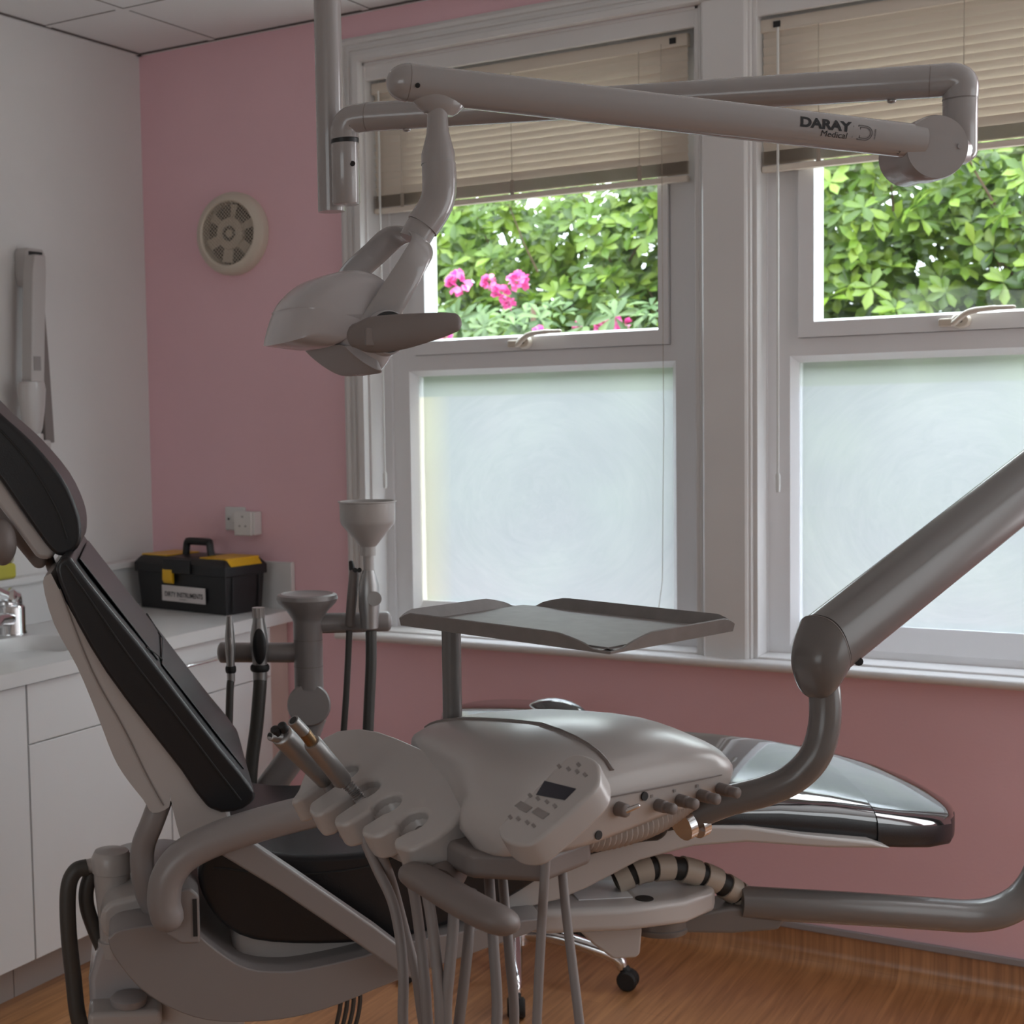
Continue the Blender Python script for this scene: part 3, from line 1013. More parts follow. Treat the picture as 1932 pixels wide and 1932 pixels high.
# ================================================================ OPERATOR STOOL
SC = V((1.606, -0.463, 0))
t = thing('operator_stool', SC, 'black stool with a chrome star base between the dental chair and the window wall', 'stool')
b = MB().lathe([(0.001, 0.655), (0.17, 0.655), (0.195, 0.668), (0.20, 0.70), (0.19, 0.728), (0.15, 0.740), (0.001, 0.742)], SC, (0, 0, 1), seg=40)
b.build('seat', 'film', t)
b = MB().lathe([(0.022, 0.14), (0.022, 0.40), (0.014, 0.401), (0.014, 0.655)], SC, (0, 0, 1), seg=20)
b.build('gas_lift', 'chrome', t)
MB().lathe([(0.03, 0.085), (0.045, 0.09), (0.042, 0.13), (0.028, 0.15)], SC, (0, 0, 1), seg=24).build('hub', 'chrome', t)
b = MB()
BK = V((1.70, -0.375, 0.705))
b.ell(BK, 0.10, 0.045, 0.06)
b.build('backrest', 'film', t)
MB().tube(cr([SC + V((0.0, 0.05, 0.65)), SC + V((0.05, 0.16, 0.66)), BK + V((0, 0.03, -0.01))], 6), 0.011, seg=10).build('backrest_bar', 'chrome', t)
for k in range(5):
    a = math.radians(7.3 + 72 * k)
    d = V((math.cos(a), math.sin(a), 0))
    P = cr([SC + d * 0.03 + V((0, 0, 0.115)), SC + d * 0.12 + V((0, 0, 0.118)), SC + d * 0.25 + V((0, 0, 0.095)), SC + d * 0.295 + V((0, 0, 0.075)), SC + d * 0.30 + V((0, 0, 0.055))], 5)
    MB().tube(P, [0.022 - 0.0004 * i for i in range(len(P))], seg=14, round_ends=0.6).build('leg', 'chrome', t)
    q = V((-d.y, d.x, 0))
    c = SC + d * 0.315 + V((0, 0, 0.0275))
    b = MB()
    for s_ in (-1, 1):
        b.lathe([(0.001, 0.004), (0.022, 0.004), (0.027, 0.008), (0.027, 0.018), (0.022, 0.023), (0.001, 0.023)], c, q * s_, seg=22)
    b.tube([c + V((0, 0, 0.02)), c - d * 0.015 + V((0, 0, 0.035))], 0.014, seg=10)
    b.build('castor', 'rubber', t)

# ================================================================ DENTAL CHAIR
CO = V((1.72, -1.6, 0))
CA = V((0.78, 0.62, 0)).normalized()
CW = V((-CA.y, CA.x, 0))


def ch(a, w, z):
    return CO + CA * a + CW * w + V((0, 0, z))


def chf(a, z, w):
    return ch(a, w, z)


def chp(p):
    return ch(p[0], p[1], p[2])


t = CH = thing('dental_chair', ch(-0.1, 0, 0), 'black padded dental chair in the middle of the room', 'dental chair')
back = [(-0.506, 1.318), (-0.475, 1.272), (-0.425, 1.205), (-0.37, 1.133), (-0.30, 1.035), (-0.235, 0.945), (-0.174, 0.862), (-0.182, 0.836), (-0.215, 0.822), (-0.262, 0.832), (-0.31, 0.905), (-0.375, 0.995), (-0.445, 1.097), (-0.495, 1.19), (-0.527, 1.27), (-0.528, 1.305)]
bc = MB().prism(dense(back, 2), chf, -0.27, 0.27).build('backrest_cushion', 'leather', t, bevel=0.028, seg=4)
for w in (-0.2715, 0.2715):
    pth = [V((a, 0, z)) for a, z in ((-0.512, 1.30), (-0.47, 1.235), (-0.40, 1.125), (-0.32, 1.015), (-0.25, 0.915), (-0.20, 0.845))]
    MB().tube([ch(p.x, w, p.z) for p in cr(pth, 4)], 0.0022, seg=6).build('piping', 'dark', bc)
MB().tube([ch(-0.372 + 0.003, -0.235, 1.137), ch(-0.340, -0.15, 1.098), ch(-0.336, 0.15, 1.093), ch(-0.372 + 0.003, 0.235, 1.137)], 0.002, seg=6).build('piping', 'dark', bc)
pan = [(-0.500, 1.322), (-0.352, 1.118), (-0.345, 1.104), (-0.352, 1.112), (-0.506, 1.31)]
# centre panels of the backrest stand a little proud of the bolsters
for (a0, z0, a1, z1) in ((-0.492, 1.304, -0.348, 1.104), (-0.342, 1.096, -0.19, 0.886)):
    dv = V((a1 - a0, 0, z1 - z0)).normalized()
    nv = V((-dv.z, 0, dv.x)) if -dv.z > 0 else V((dv.z, 0, -dv.x))
    b = MB().prism([(a0, z0), (a1, z1), (a1 + nv.x * 0.003, z1 + nv.z * 0.003), (a0 + nv.x * 0.003, z0 + nv.z * 0.003)], chf, -0.20, 0.20)
    b.build('centre_panel', 'leather', bc, bevel=0.0025)
shell = [(-0.541, 1.285), (-0.556, 1.268), (-0.538, 1.19), (-0.498, 1.108), (-0.464, 1.017), (-0.436, 0.936), (-0.412, 0.892), (-0.383, 0.852), (-0.366, 0.826), (-0.335, 0.836), (-0.333, 0.858), (-0.322, 0.800), (-0.305, 0.752), (-0.262, 0.72), (-0.215, 0.77), (-0.232, 0.824), (-0.256, 0.86), (-0.311, 0.955), (-0.378, 1.034), (-0.463, 1.137), (-0.512, 1.225)]
sh = MB().prism(dense(shell, 3), chf, -0.262, 0.262).build('backrest_shell', 'white', t, bevel=0.012, seg=3)
MB().tube([ch(p.x, -0.263, p.z) for p in cr([V((-0.525, 0, 1.255)), V((-0.47, 0, 1.10)), V((-0.415, 0, 0.99)), V((-0.375, 0, 0.90)), V((-0.345, 0, 0.84))], 5)], 0.0014, seg=6).build('seam', 'greyp', sh)
b = MB().tube(cr([ch(-0.350, -0.235, 0.845), ch(-0.368, -0.235, 0.80), ch(-0.386, -0.23, 0.755), ch(-0.389, -0.23, 0.71), ch(-0.380, -0.225, 0.655), ch(-0.352, -0.22, 0.605), ch(-0.33, -0.22, 0.57)], 6), 0.023, seg=16)
b.build('back_support', 'shade', t)
b = MB().tube(cr([ch(-0.345, -0.36, 0.66), ch(-0.350, -0.36, 0.69), ch(-0.342, -0.36, 0.732), ch(-0.312, -0.36, 0.770), ch(-0.258, -0.36, 0.797), ch(-0.18, -0.36, 0.820), ch(-0.08, -0.36, 0.842), ch(0.02, -0.36, 0.860), ch(0.10, -0.36, 0.868)], 6), 0.031, seg=20, round_ends=0.9)
b.build('armrest', 'shade', t)
b = MB().prism([(-0.355, 0.70), (-0.30, 0.705), (-0.285, 0.69), (-0.285, 0.60), (-0.32, 0.60), (-0.35, 0.62)], chf, -0.345, -0.24)
b.build('armrest_bracket', 'shade', t, bevel=0.006)
MB().box((-0.298, -0.347, 0.615), (-0.290, -0.342, 0.685), chp).build('bracket_slot', 'dark', t)
# headrest
hr = [(-0.74, 1.70), (-0.69, 1.645), (-0.636, 1.585), (-0.577, 1.528), (-0.522, 1.458), (-0.494, 1.395), (-0.488, 1.352), (-0.496, 1.32), (-0.525, 1.306), (-0.548, 1.318), (-0.585, 1.372), (-0.64, 1.458), (-0.715, 1.57), (-0.77, 1.66)]
hc = MB().prism(dense(hr, 3), chf, -0.15, 0.13).build('headrest_cushion', 'leather', t, bevel=0.028, seg=4)
MB().tube([ch(p.x, -0.1515, p.z) for p in cr([V((-0.66, 0, 1.58)), V((-0.585, 0, 1.49)), V((-0.535, 0, 1.40)), V((-0.515, 0, 1.34))], 5)], 0.002, seg=6).build('piping', 'dark', hc)
hs = [(-0.535, 1.312), (-0.553, 1.298), (-0.575, 1.302), (-0.62, 1.37), (-0.68, 1.455), (-0.78, 1.60), (-0.765, 1.655), (-0.715, 1.575), (-0.64, 1.462), (-0.585, 1.376)]
MB().prism(hs, chf, -0.14, 0.12).build('headrest_shell', 'white', t, bevel=0.01)
hb = [(-0.560, 1.305), (-0.565, 1.275), (-0.585, 1.272), (-0.625, 1.325), (-0.69, 1.43), (-0.76, 1.53), (-0.74, 1.555), (-0.68, 1.465), (-0.61, 1.36)]
MB().prism(hb, chf, -0.06, 0.04).build('headrest_bracket', 'greyp', t, bevel=0.01)
MB().tube([ch(-0.565, -0.01, 1.30), ch(-0.548, -0.01, 1.245), ch(-0.53, -0.01, 1.18)], 0.013, seg=12, flat=0.6).build('headrest_stem', 'greyp', t)
MB().ell((-0.64, -0.14, 1.335), 0.028, 0.03, 0.045, chp).build('headrest_knob', 'greyp', t)
# seat
seat = [(-0.262, 0.762), (-0.284, 0.715), (-0.276, 0.665), (-0.243, 0.612), (-0.183, 0.575), (-0.06, 0.560), (0.08, 0.563), (0.20, 0.588), (0.29, 0.620), (0.42, 0.69), (0.55, 0.724), (0.62, 0.735), (0.62, 0.805), (0.50, 0.812), (0.38, 0.805), (0.22, 0.760), (0.05, 0.735), (-0.10, 0.735), (-0.20, 0.758)]
sc_ = MB().prism(dense(seat, 3), chf, -0.275, 0.275).build('seat_cushion', 'leather', t, bevel=0.03, seg=4)
for w in (-0.2765,):
    MB().tube([ch(p.x, w, p.z) for p in cr([V((-0.255, 0, 0.72)), V((-0.12, 0, 0.70)), V((0.02, 0, 0.705)), V((0.12, 0, 0.73))], 6)], 0.0018, seg=6).build('piping', 'dark', sc_)
# leg rest: tapered, declining towards the foot


def station(a, hw, zt, zb, crown):
    r_ = []
    n = 28
    for k in range(n):
        q = 2 * PI * k / n
        c, s_ = math.cos(q), math.sin(q)
        e = 0.34
        ww = hw * (abs(c) ** e) * (1 if c > 0 else -1)
        zz = (zt + zb) / 2 + (zt - zb) / 2 * (abs(s_) ** 0.5) * (1 if s_ > 0 else -1) + (crown * (1 - (ww / max(hw, 1e-4)) ** 2) if s_ > 0 else 0)
        r_.append(ch(a, ww, zz + (0.012 + ww / 0.19 * 0.030 if s_ > 0 else ww / 0.19 * 0.006)))
    return r_


ST = [(0.52, 0.240, 0.806, 0.715), (0.62, 0.232, 0.808, 0.722), (0.75, 0.218, 0.806, 0.722), (0.88, 0.203, 0.797, 0.700), (1.00, 0.195, 0.781, 0.680), (1.09, 0.19, 0.763, 0.667)]
lc = MB().rings([station(a, h, zt, zb, 0.008) for a, h, zt, zb in ST]).build('leg_rest_cushion', 'film', t, ang=70)
ST2 = [(1.085, 0.193, 0.765, 0.664), (1.15, 0.183, 0.750, 0.656), (1.22, 0.158, 0.733, 0.646), (1.28, 0.118, 0.715, 0.640), (1.31, 0.076, 0.702, 0.641), (1.328, 0.045, 0.692, 0.645), (1.340, 0.02, 0.678, 0.655)]
fc = MB().rings([station(a, h, zt, zb, 0.006) for a, h, zt, zb in ST2]).build('foot_cover', 'film', t, ang=70)
ls = [(0.20, 0.545), (0.35, 0.592), (0.42, 0.606), (0.476, 0.626), (0.584, 0.677), (0.692, 0.700), (0.80, 0.703), (0.964, 0.684), (1.10, 0.676), (1.06, 0.692), (0.92, 0.712), (0.80, 0.735), (0.60, 0.75), (0.45, 0.71), (0.3, 0.64), (0.2, 0.6)]
MB().prism(ls, chf, -0.225, 0.20).build('leg_rest_shell', 'white', t, bevel=0.01)
# the clear film lies over the top of the leg rest; its sides are plain leather
for o in (lc, fc):
    o.data.materials.append(MT['leather'])
    for p in o.data.polygons:
        if p.normal.z < 0.3:
            p.material_index = 1
# lower cover and lifting column
cov = [(-0.456, 0.604), (-0.447, 0.572), (-0.403, 0.510), (-0.345, 0.466), (-0.276, 0.438), (-0.19, 0.430), (-0.106, 0.435), (-0.025, 0.455), (0.082, 0.493), (0.261, 0.548), (0.36, 0.58), (0.36, 0.60), (0.25, 0.588), (0.098, 0.566), (0.02, 0.545), (-0.064, 0.530), (-0.13, 0.524), (-0.20, 0.535), (-0.255, 0.572), (-0.30, 0.612), (-0.345, 0.626), (-0.43, 0.620)]
MB().prism(dense(cov, 3), chf, -0.305, 0.26).build('base_cover', 'shade', t, bevel=0.03, seg=4)
b = MB().prism([(-0.22, 0.51), (-0.22, 0.58), (-0.17, 0.60), (0.2, 0.60), (0.3, 0.62), (0.3, 0.58), (0.0, 0.50)], chf, -0.23, 0.22)
b.build('seat_pan', 'white', t, bevel=0.02)
b = MB()
dirn = V((0.358, 0, -0.275)).normalized()
b.prism([(-0.235, 0.812), (-0.205, 0.800), (-0.10, 0.722), (0.04, 0.616), (0.140, 0.532), (0.128, 0.508), (0.09, 0.520), (-0.02, 0.605), (-0.14, 0.695), (-0.25, 0.770)], chf, -0.352, -0.318)
b.build('side_rail', 'shade', t, bevel=0.006)
b = MB().prism([(-0.40, 0.03), (-0.36, 0.45), (-0.20, 0.45), (-0.18, 0.03)], chf, -0.13, 0.15)
b.build('lifting_column', 'white', t, bevel=0.02)
MB().box((-0.62, -0.22, 0.0), (0.12, 0.24, 0.035), chp).build('base_plate', 'white', t, bevel=0.012)
b = MB()
for k in range(4):
    b.tube(cr([ch(-0.02 + 0.012 * k, -0.10, 0.46), ch(0.0 + 0.013 * k, -0.12, 0.40), ch(-0.02 + 0.012 * k, -0.12, 0.30), ch(-0.07, -0.1, 0.10)], 5), 0.005, seg=6)
b.build('cables', 'dhose', t)

# suction / water unit beside the chair
t = thing('suction_unit', ch(-0.44, 0.02, 0), 'white suction and water unit behind the chair base by the cabinets', 'dental unit')
hs_ = MB().prism([(-0.50, 0.12), (-0.505, 0.45), (-0.488, 0.50), (-0.46, 0.56), (-0.36, 0.575), (-0.30, 0.55), (-0.28, 0.42), (-0.28, 0.12)], chf, -0.10, 0.12)
hs_.build('housing', 'whiteg', t, bevel=0.015)
MB().box((-0.52, -0.13, 0.0), (-0.26, 0.14, 0.12), chp).build('foot', 'white', t, bevel=0.02)
b = MB().lathe([(0.030, 0), (0.030, 0.03), (0.026, 0.032), (0.028, 0.07), (0.036, 0.15), (0.0365, 0.17), (0.04, 0.172), (0.041, 0.20), (0.034, 0.214), (0.001, 0.219)], ch(-0.455, -0.075, 0.49), V((0.02, 0.0, 1)), seg=28)
b.build('filter_cup', 'white', t)
MB().tube([ch(-0.455, -0.07, 0.683), ch(-0.505, -0.075, 0.672)], 0.014, seg=14).build('hose_spigot', 'white', t)
b = MB().prism([(-0.475, 0.60), (-0.47, 0.625), (-0.45, 0.64), (-0.37, 0.655), (-0.34, 0.64), (-0.34, 0.575), (-0.45, 0.560), (-0.47, 0.575)], chf, -0.20, -0.06)
b.build('valve_block', 'white', t, bevel=0.012)
MB().box((-0.505, -0.175, 0.375), (-0.36, -0.085, 0.41), chp).build('shelf', 'white', t, bevel=0.012)
MB().lathe([(0.001, 0), (0.034, 0), (0.036, 0.004), (0.036, 0.014), (0.03, 0.019), (0.001, 0.02)], ch(-0.425, -0.135, 0.41), (0, 0, 1), seg=28).build('dial', 'grey', t)
for k, (o1, o2) in enumerate(((0.0, 0.0), (0.028, 0.01))):
    P = [ch(-0.50 + o1, -0.075, 0.672), ch(-0.525 + o1, -0.078, 0.665), ch(-0.54 + o1, -0.08, 0.63), ch(-0.542 + o1, -0.085, 0.55), ch(-0.535 + o1, -0.09, 0.45), ch(-0.525 + o1, -0.095, 0.36), ch(-0.49 + o1, -0.095, 0.27), ch(-0.45 + o1, -0.095, 0.20), ch(-0.42, -0.08, 0.11)]
    if k:
        P = [ch(-0.49, -0.05, 0.66), ch(-0.505, -0.05, 0.62), ch(-0.505, -0.05, 0.58), ch(-0.49, -0.05, 0.53), ch(-0.475, -0.05, 0.49), ch(-0.47, -0.05, 0.46)]
    MB().tube(cr(P, 6), 0.0165 - 0.001 * k, seg=14).build('hose', 'dhose', t)

# ================================================================ ASSISTANT'S ARM (far side of the chair)
AD = 3.45
ac = at(583, 1290, AD)
t = thing('assistant_arm', (ac.x, ac.y, 0.0), 'grey assistant arm with two holder bars beyond the chair back', 'dental arm')


def aa(px, py, d=AD):
    return at(px, py, d)


zt = aa(583, 1118).z
cc = V((ac.x, ac.y, 0))
b = MB().lathe([(0.0335, 0.935), (0.0335, zt - 0.065), (0.036, zt - 0.058), (0.048, zt - 0.04), (0.066, zt - 0.022), (0.071, zt - 0.012), (0.069, zt - 0.003), (0.06, zt), (0.052, zt - 0.004), (0.001, zt - 0.006)], cc, (0, 0, 1), seg=40)
b.build('column', 'shade', t)
for zz in (aa(583, 1160).z, aa(583, 1206).z, aa(583, 1256).z):
    MB().lathe([(0.0339, 0), (0.0339, 0.0015)], cc + V((0, 0, zz)), (0, 0, 1), seg=40).build('seam_ring', 'greyp', t)
lb_ = MB().tube([aa(600, 1231), aa(470, 1231, 3.47), aa(428, 1231, 3.48)], 0.0235, seg=20).build('holder_bar', 'shade', t)
MB().tube([aa(430, 1231, 3.48), aa(418, 1231, 3.482)], 0.0245, seg=20, round_ends=0.4).build('bar_cap', 'grey', lb_)
MB().tube([aa(600, 1176), aa(680, 1174, 3.45), aa(730, 1172, 3.45)], 0.0235, seg=20, round_ends=0.5).build('holder_bar', 'shade', t)
bd = (CAM - aa(583, 1330)).normalized()
MB().lathe([(0.001, -0.035), (0.044, -0.035), (0.050, -0.028), (0.050, 0.026), (0.046, 0.034), (0.001, 0.036)], aa(583, 1330), bd, seg=36).build('ball_joint', 'shade', t)
low = MB().tube(cr([aa(590, 1350, 3.46), aa(570, 1400, 3.46), aa(535, 1450, 3.46), aa(500, 1500, 3.46), aa(470, 1570, 3.46)], 6), 0.033, seg=20)
low.build('lower_arm', 'shade', t)
MB().tube([aa(470, 1565, 3.46), ch(-0.10, 0.22, 0.50)], 0.03, seg=16).build('mount', 'shade', t)


def suction(name, label, px, d, ytop, ybar, r_, wide, hx, tipm, group=None):
    p0 = aa(px, ybar, d)
    t = thing(name, p0, label, 'suction handpiece', group)
    top = aa(px, ytop, d).z
    h = top - p0.z
    b = MB().lathe([(r_ * 0.9, -0.05), (r_ * 0.95, 0.0), (r_ * 1.15, h * 0.25), (r_ * 1.1, h * 0.55), (r_ * 0.78, h * 0.85), (r_ * 0.72, h)], p0, (0, 0, 1), seg=22)
    b.build('body', 'steel', t)
    if wide:
        b = MB().ell((0, 0, 0), r_ * 0.85, r_ * 0.30, h * 0.42, lambda q: p0 + V((q.x * R.x, q.x * R.y, 0)) + V((F.x, F.y, 0)).normalized() * (q.y - r_ * 0.92) + V((0, 0, q.z + h * 0.30)))
        b.build('grip', 'black', t)
        b = MB()
        b.rings([[V((p0.x, p0.y, top + dz)) + V((math.cos(2 * PI * k / 24), math.sin(2 * PI * k / 24), 0)) * r_ * (0.82 if k % 2 else 0.72) for k in range(24)] for dz in (-0.005, 0.018)])
        b.build('nozzle', 'white', t)
    else:
        MB().ell((0, 0, 0), r_ * 0.6, r_ * 0.3, 0.02, lambda q: p0 + V((q.x * R.x, q.x * R.y, 0)) + V((F.x, F.y, 0)).normalized() * (q.y - r_ * 0.95) + V((0, 0, q.z + h * 0.35))).build('slide_valve', 'steel', t)
    b = MB().lathe([(r_ * 1.05, 0), (r_ * 1.2, 0.004), (r_ * 1.2, 0.012), (r_ * 1.05, 0.016)], p0 + V((0, 0, -0.03)), (0, 0, 1), seg=20)
    b.build('collar', 'dark', t)
    P = [p0 + V((0, 0, -0.045))] + [aa(x, y, d) for x, y in hx]
    MB().tube(cr(P, 8), r_ * 0.86, seg=14).build('hose', 'dhose', t)
    return t


suction('suction_handpiece', 'slim steel suction handpiece, leftmost on the assistant holder bar', 435, 3.44, 1161, 1245, 0.0105, False, [(434, 1300), (432, 1370), (429, 1440), (430, 1520), (450, 1600)], 'steel')
suction('suction_handpiece', 'wide steel suction handpiece with a black oval grip on the left holder bar', 490, 3.44, 1160, 1242, 0.0185, True, [(490, 1300), (484, 1370), (474, 1450), (472, 1540), (480, 1620)], 'steel')
# syringe on the right hand bar
p0 = aa(664, 1168, 3.42)
t = thing('air_water_syringe', p0, 'dark air water syringe beside the funnel on the far holder bar', 'syringe')
b = MB().tube([aa(660, 1180, 3.42), aa(664, 1130, 3.42), aa(669, 1078, 3.42)], [0.011, 0.012, 0.012], seg=16, round_ends=0.5)
b.build('handle', 'greyp', t)
MB().tube([aa(669, 1085, 3.42), aa(664, 1072, 3.42), aa(662, 1060, 3.42)], [0.009, 0.007, 0.005], seg=12, round_ends=0.6).build('nozzle_head', 'dark', t)
for dx in (0, 8):
    MB().lathe([(0.001, 0.0), (0.0055, 0.0), (0.0055, 0.006), (0.001, 0.007)], aa(670 + dx, 1076, 3.40), bd, seg=12).build('push_button', 'dark', t)
MB().tube(cr([aa(659, 1190, 3.42), aa(656, 1260, 3.42), aa(652, 1330, 3.42), aa(647, 1400, 3.42), aa(640, 1500, 3.42)], 6), 0.0075, seg=10).build('hose', 'dhose', t)
# funnel in a suction handpiece
p0 = aa(697, 1168, 3.40)
t = thing('funnel', p0, 'white funnel pushed into a suction handpiece on the far holder bar', 'funnel')
fz = [aa(697, y, 3.40).z - p0.z for y in (944, 985, 1030, 1047, 1080)]
b = MB().lathe([(0.011, fz[4]), (0.0125, fz[3] + 0.004), (0.018, fz[3]), (0.018, fz[2]), (0.06, fz[1] - 0.003), (0.0625, fz[1] + 0.006), (0.0635, fz[0] - 0.003), (0.067, fz[0] - 0.002), (0.067, fz[0]), (0.061, fz[0]), (0.059, fz[1]), (0.016, fz[2] + 0.004), (0.001, fz[2])], p0, (0, 0, 1), seg=40)
b.build('cone', 'white', t)
h2 = fz[4] + 0.006
b = MB().lathe([(0.020, -0.02), (0.021, 0.0), (0.024, 0.03), (0.023, h2 * 0.7), (0.016, h2 * 0.92), (0.013, h2)], p0, (0, 0, 1), seg=24)
b.build('handpiece', 'steel', t)
MB().lathe([(0.001, 0), (0.0155, 0), (0.0165, 0.003), (0.0165, 0.008), (0.001, 0.009)], aa(706, 1130, 3.375), bd, seg=24).build('valve_knob', 'steel', t)
MB().tube(cr([aa(700, 1190, 3.40), aa(700, 1250, 3.40), aa(697, 1320, 3.40), aa(694, 1390, 3.40), aa(690, 1500, 3.40)], 6), 0.0128, seg=14).build('hose', 'dhose', t)

# ================================================================ EXAMINATION LIGHT
pt = at(617, 50, 2.8)
pb = at(627, 398, 2.8)
PXY = V((pt.x, pt.y, 0)).lerp(V((pb.x, pb.y, 0)), 0.5)
t = thing('examination_light', (PXY.x, PXY.y, H), 'white ceiling mounted examination light over the dental chair', 'lamp')
MB().lathe([(0.025, pb.z), (0.0255, pb.z + 0.003), (0.0255, H - 0.03)], PXY, (0, 0, 1), seg=28).build('ceiling_pole', 'larm', t)
MB().lathe([(0.09, H - 0.012), (0.085, H - 0.03), (0.03, H - 0.035), (0.03, H)], PXY, (0, 0, 1), seg=36).build('ceiling_plate', 'larm', t)
c1 = at(652, 330, 2.755)
C1 = V((c1.x, c1.y, 0))
zb_, zr = at(652, 386, 2.755).z, at(652, 268, 2.755).z
z1 = at(690, 224, 2.755).z
b = MB().lathe([(0.024, zb_), (0.026, zb_ + 0.003), (0.026, zr - 0.004)], C1, (0, 0, 1), seg=28)
hub = b.build('pivot_sleeve', 'larm', t)
MB().lathe([(0.0262, zr - 0.004), (0.0262, zr + 0.004)], C1, (0, 0, 1), seg=28).build('friction_ring', 'black', hub)
MB().lathe([(0.001, 0), (0.005, 0), (0.005, 0.002), (0.001, 0.0022)], at(665, 309, 2.731), bd, seg=12).build('set_screw', 'black', hub)
a_l, a_r = V((c1.x, c1.y, z1)), at(1812, 150, 2.35)
dr_ = (a_r - a_l).normalized()
b = MB().tube(cr([C1 + V((0, 0, zr + 0.004)), C1 + V((0, 0, z1 - 0.02)), C1 + V((0, 0, z1 - 0.004)) + dr_ * 0.012, a_l + dr_ * 0.045], 6), 0.0262, seg=24)
b.build('elbow', 'larm', t)
xa = MB().tube([a_l + dr_ * 0.04, a_l.lerp(a_r, 0.5), a_r - dr_ * 0.03], 0.0262, seg=28).build('horizontal_arm', 'larm', t)
for s_ in (0.045, (a_r - a_l).length - 0.045):
    MB().lathe([(0.0266, 0), (0.0266, 0.001)], a_l + dr_ * s_, dr_, seg=28).build('seam_ring', 'greyp', xa)
for s_ in (0.12, (a_r - a_l).length - 0.10):
    MB().ell(a_l + dr_ * s_ - V((0, 0, 0.027)), 0.007, 0.007, 0.004).build('cap_screw', 'steel', xa)
er = at(1815, 300, 2.35)
E1 = V((a_r.x, a_r.y, 0))
b = MB().tube(cr([a_r - dr_ * 0.034, a_r - dr_ * 0.012, a_r + V((0, 0, -0.008)), E1 + V((0, 0, a_r.z - 0.03)), E1 + V((0, 0, at(1815, 187, 2.35).z))], 6), 0.0262, seg=24)
b.build('elbow', 'larm', t)
b = MB().tube([E1 + V((0, 0, at(1815, 187, 2.35).z)), E1 + V((0, 0, er.z + 0.01))], 0.0258, seg=24, round_ends=0.6)
b.build('drop_tube', 'larm', t)
MB().lathe([(0.0264, 0), (0.0264, 0.001)], E1 + V((0, 0, at(1815, 187, 2.35).z)), (0, 0, 1), seg=28).build('seam_ring', 'greyp', t)
# spring arm joint: a disc facing the room, then the arm back towards the head
jd = at(1750, 284, 2.25)
nd = V((bd.x, bd.y, 0)).normalized()
nd = (nd + V((R.x, R.y, 0)) * 0.05).normalized()
MB().lathe([(0.040, -0.075), (0.044, -0.07), (0.044, -0.012), (0.048, -0.008), (0.048, 0.026), (0.046, 0.032), (0.001, 0.033)], jd, nd, seg=40).build('spring_joint', 'larm', t)
MB().tube([jd - nd * 0.02, V((E1.x, E1.y, er.z + 0.015))], 0.024, seg=20).build('joint_link', 'larm', t)
MB().lathe([(0.001, 0), (0.004, 0), (0.004, 0.0015)], jd + nd * 0.032 + V((R.x, R.y, 0)) * 0.033, nd, seg=12).build('joint_screw', 'grey', t)
s_l, s_r = at(768, 156, 2.12), at(1735, 268, 2.235)
ds = (s_r - s_l).normalized()
sl = MB().tube([s_l, s_l.lerp(s_r, 0.3), s_l.lerp(s_r, 0.7), s_r], [0.0268, 0.0265, 0.026, 0.0255], seg=32).build('spring_arm', 'larm', t)
dome = []
for k in range(9):
    a = PI / 2 * k / 8
    dome.append((0.0268 * math.cos(a), 0.030 * math.sin(a)))
MB().lathe(dome, s_l, -ds, seg=32).build('arm_end_cap', 'larm', t)
MB().lathe([(0.0271, 0), (0.0271, 0.0008)], s_l, ds, seg=32).build('seam_ring', 'greyp', sl)
# the printed marks, wrapped on the tube
fdir = (CAM - s_l.lerp(s_r, 0.85))
fdir = (fdir - ds * fdir.dot(ds)).normalized()
udir = fdir.cross(ds)
if udir.z < 0:
    udir = -udir


def on_arm(s0, v0, rad=0.0262):
    def fn(x, y):
        a = (y + v0) / rad
        return s_l + ds * (s0 + x) + fdir * rad * math.cos(a) + udir * rad * math.sin(a)
    return fn


def arm_s(px, py):
    # distance along the arm for a place in the photograph
    best = min(range(401), key=lambda k: abs(proj(s_l.lerp(s_r, k / 400))[0] - px))
    return (s_r - s_l).length * best / 400


def proj(p):
    d = p - CAM
    w = d.dot(F)
    return (PX + FPX * d.dot(R) / w, PY - FPX * d.dot(U) / w)


sA, sB = arm_s(1540, 0), arm_s(1558, 0)
text_mesh('DARAY', 0.0205, on_arm(sA, 0.0095, 0.0264), 'brand_lettering', 'ink', sl, bold=0.0009, sx=1.18)
text_mesh('Medical', 0.0125, on_arm(sB, -0.0038, 0.0264), 'brand_lettering', 'ink', sl, bold=0.0, sx=1.1)
sD = arm_s(1616, 0)


def dshape(sc):
    pts = [(-0.0085 * sc, -0.0085 * sc)]
    for k in range(13):
        a = -PI / 2 + PI * k / 12
        pts.append((0.001 * sc + 0.0085 * sc * math.cos(a) * 0.95, 0.0085 * sc * math.sin(a)))
    pts.append((-0.0085 * sc, 0.0085 * sc))
    return pts


def dring(s1, s2):
    b = MB()
    fn = on_arm(sD, 0.004, 0.0264)
    o, i = dshape(s1), dshape(s2)
    n = len(o)
    for k in range(n):
        j = (k + 1) % n
        b.face([fn(*o[k]), fn(*o[j]), fn(*i[j]), fn(*i[k])])
    bmesh.ops.remove_doubles(b.bm, verts=b.bm.verts, dist=1e-6)
    return b


